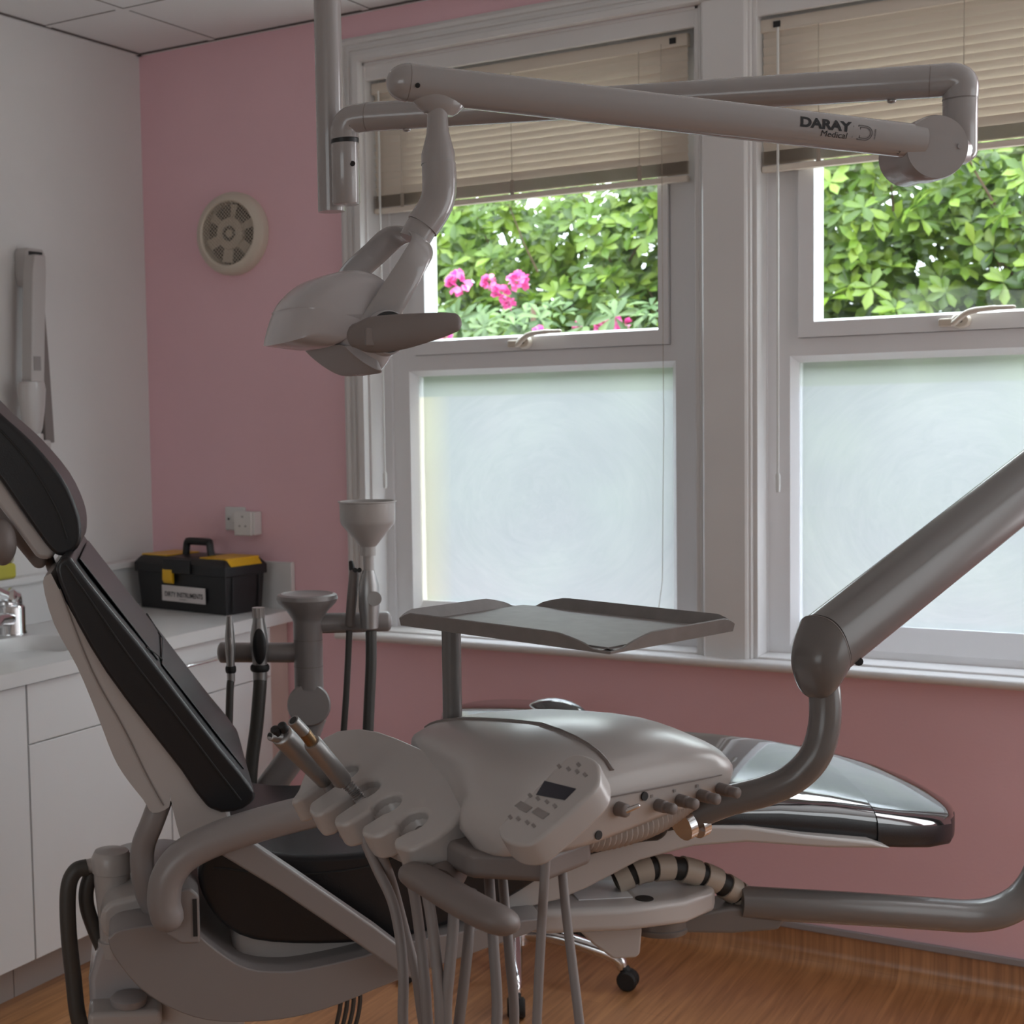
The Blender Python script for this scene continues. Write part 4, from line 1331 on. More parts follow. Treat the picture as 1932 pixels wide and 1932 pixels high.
dring(1.3, 1.17).build('emblem_outline', 'inkg', sl)
dring(0.98, 0.85).build('emblem_outline', 'inkg', sl)
fn = on_arm(sD + 0.0160, 0.004, 0.0264)
b = MB()
for k in range(9):
    y0 = -0.0075 + k * 0.0017
    b.face([fn(-0.001, y0), fn(0.001, y0), fn(0.001, y0 + 0.0011), fn(-0.001, y0 + 0.0011)])
b.build('emblem_lettering', 'inkg', sl)
fn = on_arm(sD - 0.0185, 0.004, 0.0264)
b = MB()
b.face([fn(-0.0003, -0.009), fn(0.0003, -0.009), fn(0.0003, 0.009), fn(-0.0003, 0.009)])
b.build('divider_line', 'inkg', sl)
text_mesh('2', 0.010, on_arm(arm_s(1688, 0), -0.021, 0.0262), 'arm_mark', 'ink', sl)
MB().lathe([(0.001, 0), (0.0036, 0), (0.0036, 0.0012), (0.001, 0.0014)], on_arm(arm_s(780, 0), -0.002, 0.0266)(0, 0), fdir, seg=12).build('set_screw', 'black', sl)
# drop from the spring arm to the head
nk = at(822, 205, 2.125)
b = MB()
SD = V((nk.x, nk.y, 0))
q0 = s_l + ds * ((nk - s_l).dot(ds))
b.rings([[q0 + ds * (0.042 * math.cos(2 * PI * k / 28) * f_ + off) + V((R.x, R.y, 0)).cross(V((0, 0, 1))) * (0.022 * math.sin(2 * PI * k / 28) * f_) + V((0, 0, dz)) for k in range(28)] for f_, dz, off in ((1.0, -0.013, 0.0), (0.92, -0.026, 0.001), (0.66, -0.036, 0.002), (0.50, -0.040, 0.002))])
b.build('swivel_shroud', 'larm', t)
zs = lambda y: at(828, y, 2.13).z
c2 = at(826, 260, 2.13)
C2 = V((c2.x, c2.y, 0))
b = MB().lathe([(0.0145, zs(206)), (0.0148, zs(225)), (0.016, zs(250)), (0.0215, zs(278)), (0.0240, zs(290)), (0.0240, zs(309))], C2, (0, 0, 1), seg=30)
b.build('upper_neck', 'larm', t)
MB().lathe([(0.0243, zs(310.5)), (0.0243, zs(308.5))], C2, (0, 0, 1), seg=30).build('seam_ring', 'dark', t)
b = MB().tube(cr([at(828, 310, 2.13), at(829, 345, 2.13), at(827, 372, 2.13), at(818, 395, 2.13), at(804, 417, 2.13), at(797, 427, 2.13)], 6), 0.0245, seg=28)
b.build('neck_elbow', 'larm', t)
MB().tube([at(797, 426, 2.13), at(785, 446, 2.13), at(780, 455, 2.13)], 0.0225, seg=24).build('yoke_socket', 'larm', t)
# yoke: a band looping from the near side of the head over to the far side
HX = (V((F.x, F.y, 0)).normalized() - V((R.x, R.y, 0)).normalized() * 0.30).normalized()      # axis of the side hubs, away from the camera
P = cr([at(703, 622, 2.075), at(742, 560, 2.07), at(781, 495, 2.075), at(797, 462, 2.10), at(780, 444, 2.14), at(744, 446, 2.19), at(705, 480, 2.23), at(668, 515, 2.25), at(640, 560, 2.26)], 7)
wd_ = crs([0.024, 0.0225, 0.0205, 0.020, 0.021, 0.021, 0.021, 0.0215, 0.022], 7)
MB().tube(P, wd_, seg=22, flat=0.26, nrm=HX, round_ends=0.4).build('yoke', 'larm', t)
# head housing, seen from its side
HO = at(640, 600, 2.15)
HR = V((R.x, R.y, 0)).normalized()
HR = (HR - HX * HR.dot(HX)).normalized()


def hp(px, py, w):
    # side outline of the head on its middle plane, w along the hub axis
    dvec = F + R * ((px - PX) / FPX) - U * ((py - PY) / FPX)
    tt = (HO - CAM).dot(HX) / dvec.dot(HX)
    return CAM + dvec * tt + HX * w


def headloft(outline, cx, cy, secs, name, m, parent, ang=50):
    rings = [[hp(cx + (x - cx) * s_, cy + (y - cy) * s_, w) for x, y in outline] for w, s_ in secs]
    return MB().rings(rings).build(name, m, parent, ang=ang)


SEC = [(-0.088, 0.62), (-0.086, 0.76), (-0.078, 0.88), (-0.062, 0.955), (-0.035, 0.99), (0.0, 1.0), (0.035, 0.99), (0.062, 0.955), (0.078, 0.88), (0.086, 0.76), (0.088, 0.62)]
top = dense([(531, 588), (537, 574), (550, 557), (575, 534), (606, 521), (640, 514), (672, 519), (700, 536), (722, 566), (733, 605), (728, 642), (714, 674), (700, 697), (687, 709), (672, 705), (646, 690), (618, 668), (604, 650), (612, 634), (628, 618), (600, 606), (565, 596)])
hd = headloft(top, 655, 605, SEC, 'head_housing', 'whiteg', t)
vis = dense([(514, 651), (517, 634), (524, 608), (531, 588), (533, 584), (565, 593), (600, 603), (634, 617), (628, 635), (614, 650), (600, 658), (585, 660), (550, 656)])
headloft(vis, 655, 605, [(w * 1.003, s_) for w, s_ in SEC], 'visor', 'whiteg', t)
lowr = dense([(604, 654), (625, 655), (668, 672), (684, 700), (686, 708), (672, 705), (646, 690), (620, 670)])
headloft(lowr, 650, 680, [(w * 0.97, 0.4 + 0.61 * s_) for w, s_ in SEC], 'lens_shield', 'grey', t)
MB().box((-0.0035, -0.002, -0.006), (0.0035, 0.002, 0.006), lambda q: hp(664, 686, -0.080) + HR * q[0] + HX * q[1] + V((0, 0, q[2]))).build('shield_slot', 'black', t)
hubc = hp(686, 634, -0.080)
MB().lathe([(0.034, 0.0), (0.032, 0.016), (0.030, 0.020), (0.001, 0.020)], hubc, -HX, seg=36).build('side_hub', 'whiteg', t)
MB().lathe([(0.0285, 0.0), (0.0285, 0.003)], hubc - HX * 0.019, -HX, seg=36).build('seam_ring', 'dark', t)
gp = cr([at(672, 633, 2.03), at(700, 632, 2.02), at(750, 627, 2.015), at(800, 619, 2.01), at(838, 612, 2.01), at(856, 609, 2.01)], 6)
gr_ = crs([0.017, 0.0245, 0.0245, 0.0205, 0.0165, 0.0135], 6)
gh = MB().tube(gp, gr_, seg=22, flat=0.55, nrm=HX, round_ends=0.8).build('grip_handle', 'greyp', t)
MB().box((-0.007, -0.003, -0.0125), (0.007, 0.003, 0.0125), lambda q: at(697, 636, 2.0085) + HR * q[0] + HX * q[1] + V((0, 0, q[2]))).build('handle_button', 'greyp', gh, bevel=0.0035)
gp2 = [p + HX * 0.25 for p in gp][9:]
MB().tube(gp2, gr_[9:], seg=18, flat=0.55, nrm=HX, round_ends=0.8).build('grip_handle', 'greyp', t)

# ================================================================ DELIVERY UNIT
u_ = V((0.92, -0.39, 0)).normalized()
v_ = V((-u_.y, u_.x, 0))
Q0 = at(940, 1600, 1.85)
Q0 = V((Q0.x, Q0.y, 0))


def un(u, v, z):
    return Q0 + u_ * u + v_ * v + V((0, 0, z))


t = DU = thing('delivery_unit', ch(0.65, -0.1, 0.5), 'grey dental delivery unit with instrument holder, control panel and tray', 'dental unit')
# swinging support under the chair
PLT = [(0.33, -0.20), (0.38, -0.24), (0.55, -0.245), (0.68, -0.22), (0.76, -0.16), (0.78, -0.10), (0.76, -0.03), (0.68, 0.02), (0.5, 0.05), (0.35, 0.05)]
pp = MB().prism(PLT, lambda a, w, z: ch(a, w, z), 0.542, 0.592).build('pivot_plate', 'white', t, bevel=0.015)
MB().lathe([(0.001, 0), (0.018, 0), (0.018, 0.002), (0.001, 0.0022)], ch(0.60, -0.20, 0.5915), (0, 0, 1), seg=20).build('plate_hole', 'dark', pp)
MB().box((0.47, -0.19, 0.592), (0.58, -0.08, 0.5935), chp).build('rating_label', 'label', pp)
MB().prism([(0.47, 0.53), (0.60, 0.53), (0.595, 0.475), (0.585, 0.468), (0.54, 0.468), (0.50, 0.50)], chf, -0.19, -0.08).build('plate_boss', 'white', t, bevel=0.006)
MB().lathe([(0.05, 0.0), (0.062, 0.004), (0.066, 0.012), (0.066, 0.016), (0.064, 0.018), (0.064, 0.036), (0.05, 0.04)], ch(0.66, -0.10, 0.490), (0, 0, 1), seg=36).build('pivot_bearing', 'arm', t)
b = MB().prism([(0.66, 0.500), (0.66, 0.530), (0.80, 0.545), (0.90, 0.543), (0.92, 0.52), (0.90, 0.492), (0.80, 0.490)], chf, -0.145, -0.06)
b.build('swing_link', 'arm', t, bevel=0.008)
TP = [at(1395, 1702, 3.06), at(1500, 1708, 3.06), at(1640, 1716, 3.07), at(1760, 1724, 3.09), at(1830, 1728, 3.10), at(1885, 1720, 3.10), at(1930, 1695, 3.10), at(1962, 1650, 3.10), at(1975, 1590, 3.10), at(1975, 1480, 3.10)]
MB().tube(cr(TP, 7), 0.0335, seg=28).build('support_tube', 'arm', t)
pz = at(1975, 1480, 3.10)
sh_ = at(2075, 800, 2.38)
MB().tube([pz, V((pz.x, pz.y, 1.48))], 0.0335, seg=24).build('support_post', 'arm', t)
MB().tube(cr([V((pz.x, pz.y, 1.46)), V((pz.x, pz.y, 1.50)), V((pz.x, pz.y, 1.50)).lerp(V((sh_.x, sh_.y, 1.50)), 0.2), V((sh_.x, sh_.y, 1.50))], 6), 0.034, seg=20, round_ends=0.5).build('link_arm', 'arm', t)
P = cr([ch(0.56, -0.14, 0.612), ch(0.62, -0.14, 0.632), ch(0.69, -0.13, 0.628), ch(0.76, -0.12, 0.603), ch(0.815, -0.11, 0.570), ch(0.845, -0.105, 0.548)], 6)
MB().tube(P, 0.0235, seg=18).build('cable_bundle', 'dark', t)
NP = len(P)
for k in range(7):
    i0 = int(k * NP / 7)
    seg_ = P[i0:min(NP, i0 + 4)]
    if len(seg_) >= 2:
        MB().tube(seg_, 0.027, seg=18).build('cable_cover', 'tan', t)
# parallel arm and its elbow
el = at(1556, 1217, 2.05)
P2 = at(2060, 818, 2.37)
da = (P2 - el).normalized()
P1 = el - da * 0.05
up_a = V((0, 0, 1)) - da * da.z
up_a.normalize()
sd_a = da.cross(up_a)


def sec_arm(p, hh, hw, n=32):
    r_ = []
    for k in range(n):
        a = 2 * PI * k / n
        c, s_ = math.cos(a), math.sin(a)
        r_.append(p + up_a * hh * (abs(c) ** 0.8) * (1 if c > 0 else -1) + sd_a * hw * (abs(s_) ** 0.8) * (1 if s_ > 0 else -1))
    return r_


sa = MB().rings([sec_arm(P1 + da * 0.055, 0.0445, 0.036), sec_arm(P1.lerp(P2, 0.5), 0.0445, 0.036), sec_arm(P2, 0.0445, 0.036)]).build('spring_arm', 'arm', t)
capr = []
for k in range(9):
    a = PI / 2 * k / 8
    capr.append(sec_arm(P1 + da * (0.05 - 0.052 * math.sin(a)) - up_a * 0.030 * math.sin(a), 0.0455 * max(0.42, math.cos(a) ** 0.42), 0.038 * max(0.3, math.cos(a) ** 0.5)))
MB().rings(capr).build('arm_cap', 'arm', t)
MB().rings([sec_arm(P1 + da * 0.0495, 0.0460, 0.0384), sec_arm(P1 + da * 0.0510, 0.0460, 0.0384)]).build('seam_ring', 'greyp', t)
MB().lathe([(0.001, 0), (0.006, 0), (0.006, 0.003), (0.001, 0.0032)], P1 + da * 0.075 - up_a * 0.036 - sd_a * (0.026 if sd_a.dot(F) > 0 else -0.026), bd, seg=12).build('arm_screw', 'black', sa)
MB().tube([P2 - da * 0.02, V((P2.x, P2.y, 1.50))], 0.04, seg=20, round_ends=0.5).build('shoulder', 'arm', t)
JT = [at(1545, 1262, 2.05), at(1556, 1310, 2.05), at(1555, 1370, 2.05), at(1538, 1425, 2.05), at(1500, 1466, 2.06), at(1445, 1492, 2.07), at(1370, 1512, 2.08), at(1300, 1540, 2.09)]
MB().tube(cr(JT, 7), 0.0212, seg=24).build('drop_tube', 'arm', t)
rg = at(1285, 1558, 2.08)
for k in range(2):
    MB().tube([rg + V((0.012 * k, 0.02 * k, 0.0)), rg + V((0.012 * k + 0.006, 0.02 * k + 0.01, 0.003))], 0.022, seg=18).build('clamp_ring', 'chrome', t)
# body: lofted hood
body_secs = [(0.004, 1.016, 1.036, 1.054, -0.07, 0.004), (0.010, 1.011, 1.044, 1.068, -0.085, 0.010), (0.03, 1.008, 1.050, 1.084, -0.10, 0.014), (0.07, 1.005, 1.064, 1.108, -0.18, 0.021), (0.11, 1.005, 1.069, 1.124, -0.29, 0.027), (0.15, 1.008, 1.071, 1.134, -0.36, 0.030), (0.20, 1.013, 1.071, 1.142, -0.39, 0.031), (0.26, 1.020, 1.070, 1.143, -0.395, 0.031), (0.32, 1.026, 1.069, 1.137, -0.385, 0.030), (0.37, 1.031, 1.067, 1.125, -0.36, 0.028), (0.405, 1.035, 1.064, 1.108, -0.33, 0.022), (0.425, 1.040, 1.060, 1.090, -0.30, 0.010), (0.432, 1.046, 1.058, 1.074, -0.27, -0.002)]


def hoodpt(v, um, hw, zs_, ztop, c, s_):
    uu = um + hw * (abs(c) ** 0.7) * (1 if c > 0 else -1)
    h = (ztop - zs_) * (s_ ** 0.7)
    return un(uu, v, zs_ + h * (1 - 1.7 * max(0.0, -0.12 - uu)))


def hood(v, zb, zs_, ztop, ul, ur):
    um, hw = (ul + ur) / 2, (ur - ul) / 2
    r_ = [un(ul + 0.03, v, zb), un(ul, v, zb + 0.02), un(ul, v, zs_)]
    n = 18
    for k in range(1, n):
        a = PI - PI * k / n
        c, s_ = math.cos(a), math.sin(a)
        r_.append(hoodpt(v, um, hw, zs_, ztop, c, s_))
    r_ += [un(ur, v, zs_), un(ur - 0.002, v, zb + 0.014), un(ur - 0.012, v, zb + 0.003), un(ur - 0.03, v, zb)]
    return r_


bo = MB().rings([hood(*q) for q in body_secs]).build('body', 'white', t, ang=60)
MB().tube(cr([un(0.0315, 0.07, 1.0735), un(0.0322, 0.15, 1.0715), un(0.0330, 0.24, 1.0695), un(0.0320, 0.32, 1.0675), un(0.0275, 0.38, 1.0655)], 5), 0.0009, seg=6).build('seam', 'greyp', bo)
# moulded line across the hood
lineP = []
for k in range(2, 17):
    a = PI - PI * k / 18
    v = 0.185 + 0.012 * (9 - k) / 9
    i = max(n_ for n_ in range(len(body_secs) - 1) if body_secs[n_][0] <= v)
    tt = (v - body_secs[i][0]) / (body_secs[i + 1][0] - body_secs[i][0])
    q = [x + (y - x) * tt for x, y in zip(body_secs[i], body_secs[i + 1])]
    um, hw = (q[4] + q[5]) / 2, (q[5] - q[4]) / 2
    c, s_ = math.cos(a), math.sin(a)
    lineP.append(hoodpt(v, um, hw, q[2], q[3], c, s_) - V((0, 0, 0.0012)))
MB().tube(lineP, 0.004, seg=8).build('hood_groove', 'greyp', bo)
# instrument holder: sloping slotted plate
tau = math.radians(28)
qd = -v_ * math.cos(tau) - V((0, 0, 1)) * math.sin(tau)
hn = u_.cross(qd).normalized()
if hn.z < 0:
    hn = -hn
HP0 = at(790, 1595, 1.93)


def hl(px, py):
    d = F + R * ((px - PX) / FPX) - U * ((py - PY) / FPX)
    tt = (HP0 - CAM).dot(hn) / d.dot(hn)
    p = CAM + d * tt - HP0
    return p.dot(u_), p.dot(qd)


def hpl(x, y, z):
    return HP0 + u_ * x + qd * y + hn * z


arc = [hl(*p) for p in [(790, 1596), (822.8, 1580.8), (852.6, 1556), (875, 1528.7), (890, 1509), (895, 1491), (887.4, 1471.5), (867.5, 1448), (837.7, 1429), (793, 1409), (748, 1389.6), (713.5, 1377.6), (678.7, 1372), (639, 1376), (606.7, 1392), (585, 1428), (570, 1465), (560.5, 1490)]]
holes = [(-0.258, -0.078), (-0.188, -0.062), (-0.124, -0.048), (-0.053, -0.036)]
# front edge with key-hole slots from right to left
front = []
hr_, sw = 0.0215, 0.0125
for (hx_, hy_) in sorted(holes, key=lambda p: -p[0]):
    fx = hx_ - 0.010
    fy = 0.013 if hx_ > -0.2 else 0.006
    front.append((fx + sw + 0.012, fy + 0.001))
    front.append((fx + sw, fy - 0.010))
    a0 = math.asin(sw / hr_)
    for k in range(13):
        a = PI / 2 - a0 - (2 * PI - 2 * a0) * k / 12
        front.append((hx_ + hr_ * math.cos(a), hy_ + hr_ * math.sin(a)))
    front.append((fx - sw, fy - 0.010))
    front.append((fx - sw - 0.012, fy + 0.001))
outl = arc[::-1] + [(-0.008, 0.012)] + front
pl = MB().prism(outl, lambda x, y, z: hpl(x, y, z), -0.042, 0.0).build('instrument_holder', 'white', t, bevel=0.007, seg=4)
inner = [(x * 0.94 - 0.012, y * 0.92 - 0.010) for x, y in arc]
ih = MB().prism(inner, lambda x, y, z: hpl(x, y, z), -0.075, -0.040).build('holder_underside', 'white', t, bevel=0.008)
for (hx_, hy_) in holes:
    MB().rings([[hpl(hx_ + rr * math.cos(2 * PI * k / 24), hy_ + rr * math.sin(2 * PI * k / 24), z) for k in range(24)] for rr, z in ((0.0232, -0.012), (0.0150, -0.030), (0.0105, -0.034), (0.0100, -0.041))], cap=False).build('holder_cup', 'white', pl)
    MB().rings([[hpl(hx_ + rr * math.cos(2 * PI * k / 24), hy_ + rr * math.sin(2 * PI * k / 24), z) for k in range(24)] for rr, z in ((0.0098, -0.0385), (0.0098, -0.0375))]).build('cup_opening', 'dark', pl)
# control panel
ph = math.radians(33)
pd_ = v_ * math.cos(ph) + V((0, 0, 1)) * math.sin(ph)
pn = u_.cross(pd_).normalized()
if pn.z < 0:
    pn = -pn
CP0 = at(1034, 1508, 1.775)


def cl(px, py):
    d = F + R * ((px - PX) / FPX) - U * ((py - PY) / FPX)
    tt = (CP0 - CAM).dot(pn) / d.dot(pn)
    p = CAM + d * tt - CP0
    return p.dot(u_), p.dot(pd_)


def cpf(x, y, z):
    return CP0 + u_ * x + pd_ * y + pn * z


face_o = dense([cl(*p) for p in [(938, 1561), (960, 1537), (1000, 1496), (1031, 1465), (1065.6, 1430), (1082, 1422), (1100, 1422.5), (1123.6, 1433), (1132, 1450), (1127, 1482), (1090, 1520), (1055, 1551), (1019, 1581), (996, 1593), (967, 1592), (943.8, 1578)]], 3)
cpn = MB().prism(face_o, cpf, -0.036, 0.0).build('control_panel', 'white', t, bevel=0.005, seg=3)


def cquad(pts, name, m, h=0.0006):
    q = [cl(*p) for p in pts]
    return MB().prism(q, cpf, 0.0002, h).build(name, m, cpn)


cquad([(1012, 1500), (1028, 1474), (1087, 1489), (1066, 1510)], 'screen', 'screen', 0.001)
for cx_, cy_ in ((988, 1523), (1020, 1535)):
    cquad([(cx_ - 17, cy_ - 2), (cx_ - 5, cy_ - 11), (cx_ + 17, cy_ + 1), (cx_ + 5, cy_ + 11)], 'button', 'inkl', 0.001)
for k, (x, y) in enumerate([(963, 1542), (978, 1545), (995, 1552), (1007, 1558), (1000, 1501), (1015, 1507), (1032, 1513), (1047, 1521), (1055, 1446), (1073, 1451), (1089, 1456), (1104, 1462), (1092, 1443)]):
    cquad([(x - 5, y - 1), (x, y - 5), (x + 5, y + 1), (x, y + 5)], 'button', 'inkl')
# levers and toggle on the right side
sdn = u_


def side(px, py, u=0.031):
    d = F + R * ((px - PX) / FPX) - U * ((py - PY) / FPX)
    tt = ((Q0 - CAM).dot(u_) + u) / d.dot(u_)
    return CAM + d * tt


for (x, y) in ((1242, 1519), (1283, 1510), (1324, 1501), (1362, 1489)):
    p = side(x, y)
    MB().tube([p - sdn * 0.004, p + sdn * 0.012, p + sdn * 0.014, p + sdn * 0.016, p + sdn * 0.026], [0.0085, 0.0085, 0.006, 0.0075, 0.0075], seg=14, round_ends=0.4).build('flow_knob', 'greyp', t)
for (x, y) in ((1230, 1507), (1273, 1497), (1316, 1488)):
    p = side(x, y - 5)
    MB().box((-0.002, -0.002, -0.002), (0.002, 0.002, 0.002), lambda q: p + sdn * q[0] * 0.2 + v_ * q[1] + V((0, 0, q[2]))).build('knob_mark', 'inkl', t)
p = side(1168, 1526)
tg = MB().tube([p - sdn * 0.004, p + sdn * 0.012], [0.010, 0.009], seg=14, round_ends=0.3).build('toggle_switch', 'greyp', t)
MB().tube([p + sdn * 0.012, p + sdn * 0.020 + v_ * 0.014 + V((0, 0, 0.006))], [0.004, 0.003], seg=10, round_ends=0.8).build('toggle_tip', 'chrome', tg)
p = side(1215, 1502)
MB().lathe([(0.001, 0), (0.006, 0), (0.006, 0.002), (0.001, 0.002)], p, sdn, seg=14).build('socket_port', 'dark', t)
p = side(1127, 1575, 0.026)
MB().lathe([(0.001, 0), (0.006, 0), (0.006, 0.003), (0.001, 0.003)], p, sdn, seg=14).build('side_port', 'dark', t)
# handle below the front and its bracket
b = MB().prism([(-0.22, 0.02), (-0.05, -0.005), (0.02, 0.06), (0.0, 0.16), (-0.10, 0.24), (-0.22, 0.22)], lambda u, v, z: un(u, v, z), 0.975, 1.012)
b.build('underside_plate', 'greyp', t, bevel=0.01)
hp_ = [at(792, 1655, 1.93), at(820, 1670, 1.90), at(870, 1700, 1.84), at(910, 1722, 1.80), at(938, 1735, 1.775)]
MB().tube(cr(hp_, 5), crs([0.030, 0.031, 0.0315, 0.031, 0.0295], 5), seg=22, flat=0.62, nrm=(0, 0.35, 1), round_ends=0.9).build('pull_handle', 'greyp', t)
MB().tube([at(850, 1640, 1.97), at(830, 1672, 1.92)], 0.024, seg=14).build('handle_stem', 'greyp', t)
# corrugated duct beneath
P = cr([un(-0.03, 0.13, 1.012), un(-0.015, 0.20, 1.008), un(-0.01, 0.28, 1.014), un(-0.02, 0.36, 1.03)], 9)
rad = []
PP = []
for i in range(len(P) * 2 - 1):
    p = P[i // 2] if i % 2 == 0 else P[i // 2].lerp(P[i // 2 + 1], 0.5)
    PP.append(p)
    rad.append(0.0235 if i % 2 == 0 else 0.0205)
MB().tube(PP, rad, seg=18).build('corrugated_duct', 'rib', t)
# hanging instrument hoses


def hose(pts, r_, nm='hose'):
    MB().tube(cr(pts, 8), r_, seg=12).build(nm, 'hose', t)


def H_(pts):
    return [at(*p) for p in pts]


hose(H_([(690, 1590, 2.03), (712, 1640, 2.02), (740, 1700, 2.00), (755, 1770, 1.99), (761, 1850, 1.98), (761, 1940, 1.98), (775, 2080, 1.97), (840, 2170, 1.95), (910, 2080, 1.94), (937, 1932, 1.94), (931, 1780, 1.95), (925, 1690, 1.98), (921, 1630, 2.02)]), 0.0072)
hose(H_([(715, 1600, 2.02), (738, 1660, 2.03), (765, 1760, 2.04), (785, 1840, 2.04), (800, 1940, 2.04), (830, 2060, 2.03), (890, 2120, 2.02), (950, 2050, 2.0), (970, 1932, 1.99), (961, 1800, 1.99), (952, 1700, 2.02), (946, 1630, 2.06)]), 0.0068)
hose(H_([(768, 1625, 1.97), (782, 1690, 1.97), (793, 1770, 1.97), (802, 1860, 1.96), (808, 1940, 1.96), (822, 2060, 1.95), (840, 2105, 1.94), (856, 2060, 1.93), (866, 1932, 1.93), (876, 1850, 1.93), (885, 1760, 1.94), (890, 1680, 1.98)]), 0.0072)
hose(H_([(795, 1630, 1.93), (812, 1720, 1.92), (822, 1800, 1.91), (829, 1880, 1.90), (832, 1960, 1.90), (838, 2080, 1.9), (843, 2010, 1.9), (842, 1900, 1.90), (848, 1830, 1.90), (855, 1750, 1.91), (858, 1670, 1.93)]), 0.0074)
hose(H_([(1030, 1612, 1.86), (1026, 1680, 1.86), (1020, 1780, 1.86), (1015, 1880, 1.86), (1014, 1960, 1.86), (1030, 2080, 1.86), (1075, 2120, 1.87), (1104, 2040, 1.88), (1092, 1920, 1.88), (1080, 1820, 1.89), (1068, 1720, 1.9), (1058, 1610, 1.92)]), 0.0060)
# tray on its post
TZ = 1.262
tray_c = [(752, 1172), (1115, 1228), (1190, 1228), (1390, 1180)]
tp = MB()
z0 = at(850, 1378, 2.30).z
pc = at(853, 1300, 2.25)
PC = V((pc.x, pc.y, 0))
MB().lathe([(0.0145, 1.03), (0.0145, TZ - 0.012)], PC, (0, 0, 1), seg=24).build('tray_post', 'arm', t)
MB().tube([V((PC.x, PC.y, 1.05)), un(-0.30, 0.20, 1.05)], 0.015, seg=14).build('post_bracket', 'arm', t)


def tz(px, py, z=TZ):
    d = F + R * ((px - PX) / FPX) - U * ((py - PY) / FPX)
    k = (z - CAM.z) / d.z
    return CAM + d * k


A_, B_, C_ = tz(757, 1176), tz(1150, 1230), tz(1384, 1187)
e1 = (B_ - A_).normalized()
e2 = (C_ - B_)
e2 = (e2 - e1 * e2.dot(e1)).normalized()
LA = (B_ - A_).length
LB = max((C_ - B_).dot(e2), 0.22)


def tr(x, y, z):
    return A_ + e1 * x + e2 * y + V((0, 0, z))


def traybuild(parent):
    n = 9
    b = MB()
    base = [(0, 0), (LA, 0), (LA, LB), (0, LB)]
    # floor of the tray
    b.box((0.012, 0.012, 0), (LA - 0.012, LB - 0.012, 0.003), lambda p: tr(*p))
    # four flared rims that fall away to a dip at two opposite corners
    def rim(p, q, nx, ny, dip_p, dip_q):
        L = (V(q) - V(p)).length
        d = (V(q) - V(p)) / L
        prof = []
        N_ = 30
        for k in range(N_ + 1):
            s_ = L * k / N_
            h = 0.017
            if dip_p:
                h *= min(1, max(0.0, (s_ - 0.025) / 0.055)) ** 0.6
            if dip_q:
                h *= min(1, max(0.0, (L - s_ - 0.025) / 0.055)) ** 0.6
            if not dip_p:
                h *= min(1, (s_ + 0.006) / 0.03) ** 0.5
            if not dip_q:
                h *= min(1, (L - s_ + 0.006) / 0.03) ** 0.5
            c = V(p) + d * s_
            fl = 0.45 * h
            i_ = 0.012
            prof.append([tr(c.x - nx * i_, c.y - ny * i_, 0.001), tr(c.x - nx * i_ * 0.4, c.y - ny * i_ * 0.4, 0.001), tr(c.x + nx * fl * 0.6, c.y + ny * fl * 0.6, 0.001 + h), tr(c.x + nx * (fl * 0.6 + 0.002), c.y + ny * (fl * 0.6 + 0.002), h), tr(c.x + nx * 0.001, c.y + ny * 0.001, -0.003), tr(c.x - nx * i_, c.y - ny * i_, -0.003)])
        b.rings(prof)
    rim((0, 0, 0), (LA, 0, 0), 0, -1, False, True)
    rim((LA, 0, 0), (LA, LB, 0), 1, 0, True, False)
    rim((LA, LB, 0), (0, LB, 0), 0, 1, False, True)
    rim((0, LB, 0), (0, 0, 0), -1, 0, True, False)
    b.build('instrument_tray', 'tray', parent, ang=40)
    MB().box((LA * 0.12, LB * 0.25, -0.016), (LA * 0.45, LB * 0.75, -0.003), lambda p: tr(*p)).build('tray_bracket', 'arm', parent, bevel=0.003)


traybuild(t)

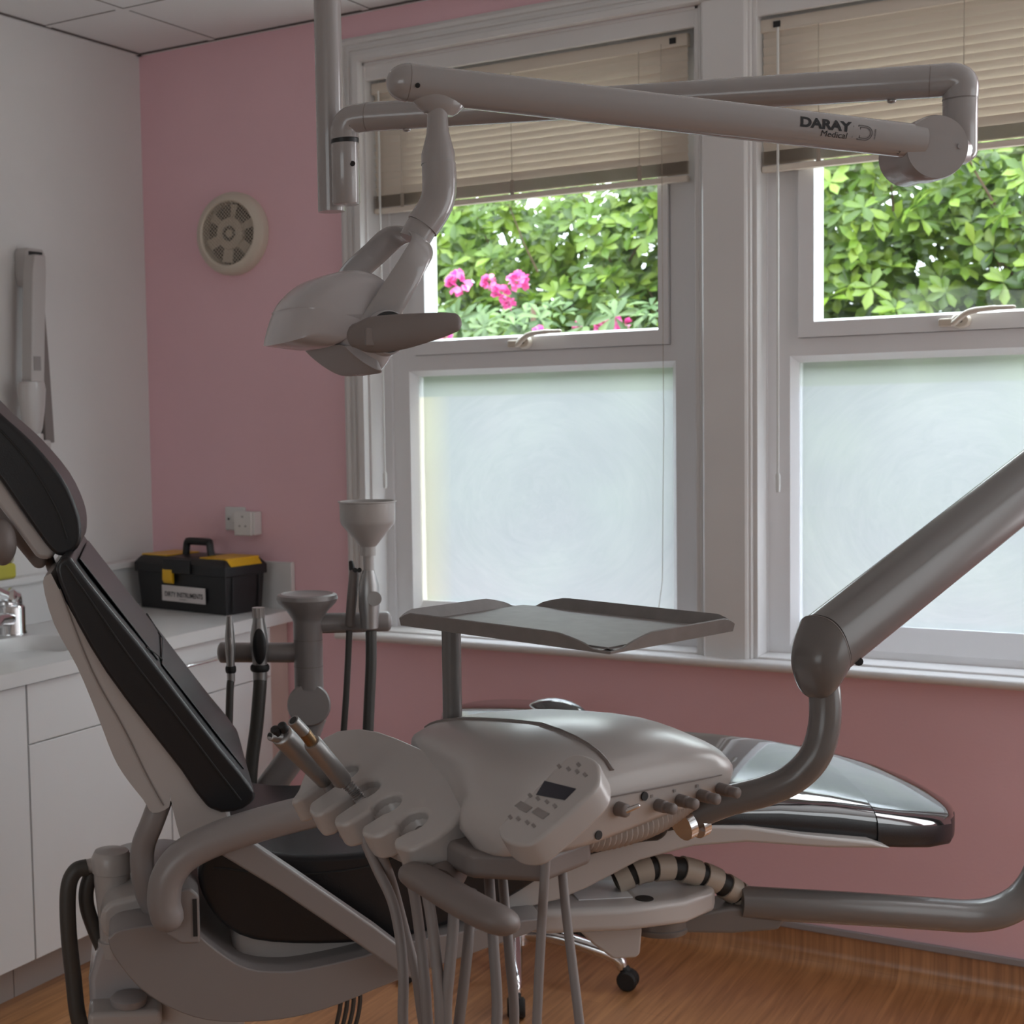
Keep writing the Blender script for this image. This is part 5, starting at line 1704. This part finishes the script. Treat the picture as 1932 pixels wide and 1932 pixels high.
# instruments lying in the holder
p0 = at(655, 1490, 2.09)
t = thing('air_motor', p0, 'steel air motor handpiece lying in the second slot of the delivery unit', 'handpiece')
m0, m1 = at(648, 1474, 2.105), at(588, 1400, 2.06)
MB().tube([m0, m0.lerp(m1, 0.03), m0.lerp(m1, 0.96), m1], [0.0125, 0.0138, 0.0132, 0.0118], seg=24).build('motor_body', 'steel', t)
m2 = at(568, 1373, 2.045)
m3 = at(553, 1359, 2.037)
MB().tube([m1, m1.lerp(m2, 0.7)], 0.0088, seg=18).build('brass_sleeve', 'brass', t)
MB().tube([m1.lerp(m2, 0.62), m3], 0.0084, seg=18).build('coupling', 'steel', t)
MB().lathe([(0.001, 0), (0.006, 0), (0.006, 0.0006), (0.001, 0.0007)], m3, (m3 - m2).normalized(), seg=14).build('coupling_bore', 'black', t)
sp_ = [m0, at(662, 1486, 2.10), at(672, 1498, 2.10), at(683, 1512, 2.10)]
P = cr(sp_, 8)
MB().tube(P, [0.0065 if i % 2 else 0.009 for i in range(len(P))], seg=14).build('strain_spring', 'steel', t)
MB().tube(cr([at(680, 1508, 2.10), at(692, 1535, 2.09), at(694, 1580, 2.06), at(700, 1612, 2.03)], 6), 0.0082, seg=12).build('hose_end', 'grey', t)
t = thing('air_water_syringe', at(600, 1455, 2.17), 'steel air water syringe lying in the leftmost slot of the delivery unit', 'syringe')
m0, m1 = at(612, 1472, 2.18), at(532, 1387, 2.10)
P = cr([m0, m0.lerp(m1, 0.35), m0.lerp(m1, 0.75), m1], 5)
MB().tube(P, crs([0.013, 0.014, 0.0165, 0.0165], 5), seg=20, round_ends=0.3).build('handle', 'steel', t)
m2 = at(510, 1389, 2.085)
MB().tube([m1 + V((0, 0, -0.004)), m2], [0.009, 0.0065], seg=14, round_ends=0.2).build('nozzle', 'steel', t)
MB().lathe([(0.001, 0), (0.0048, 0), (0.0048, 0.0012), (0.001, 0.0014)], m2, (m2 - m1).normalized(), seg=12).build('nozzle_opening', 'black', t)
MB().tube([at(522, 1384, 2.09), at(519, 1376, 2.085)], 0.007, seg=12, round_ends=0.5).build('push_button', 'dark', t)
MB().tube([at(536, 1377, 2.09), at(532, 1369, 2.085)], 0.007, seg=12, round_ends=0.5).build('push_button', 'dark', t)
MB().tube(cr([m0, at(625, 1500, 2.18), at(640, 1540, 2.16), at(650, 1575, 2.12)], 6), 0.0075, seg=12).build('hose_end', 'hose', t)
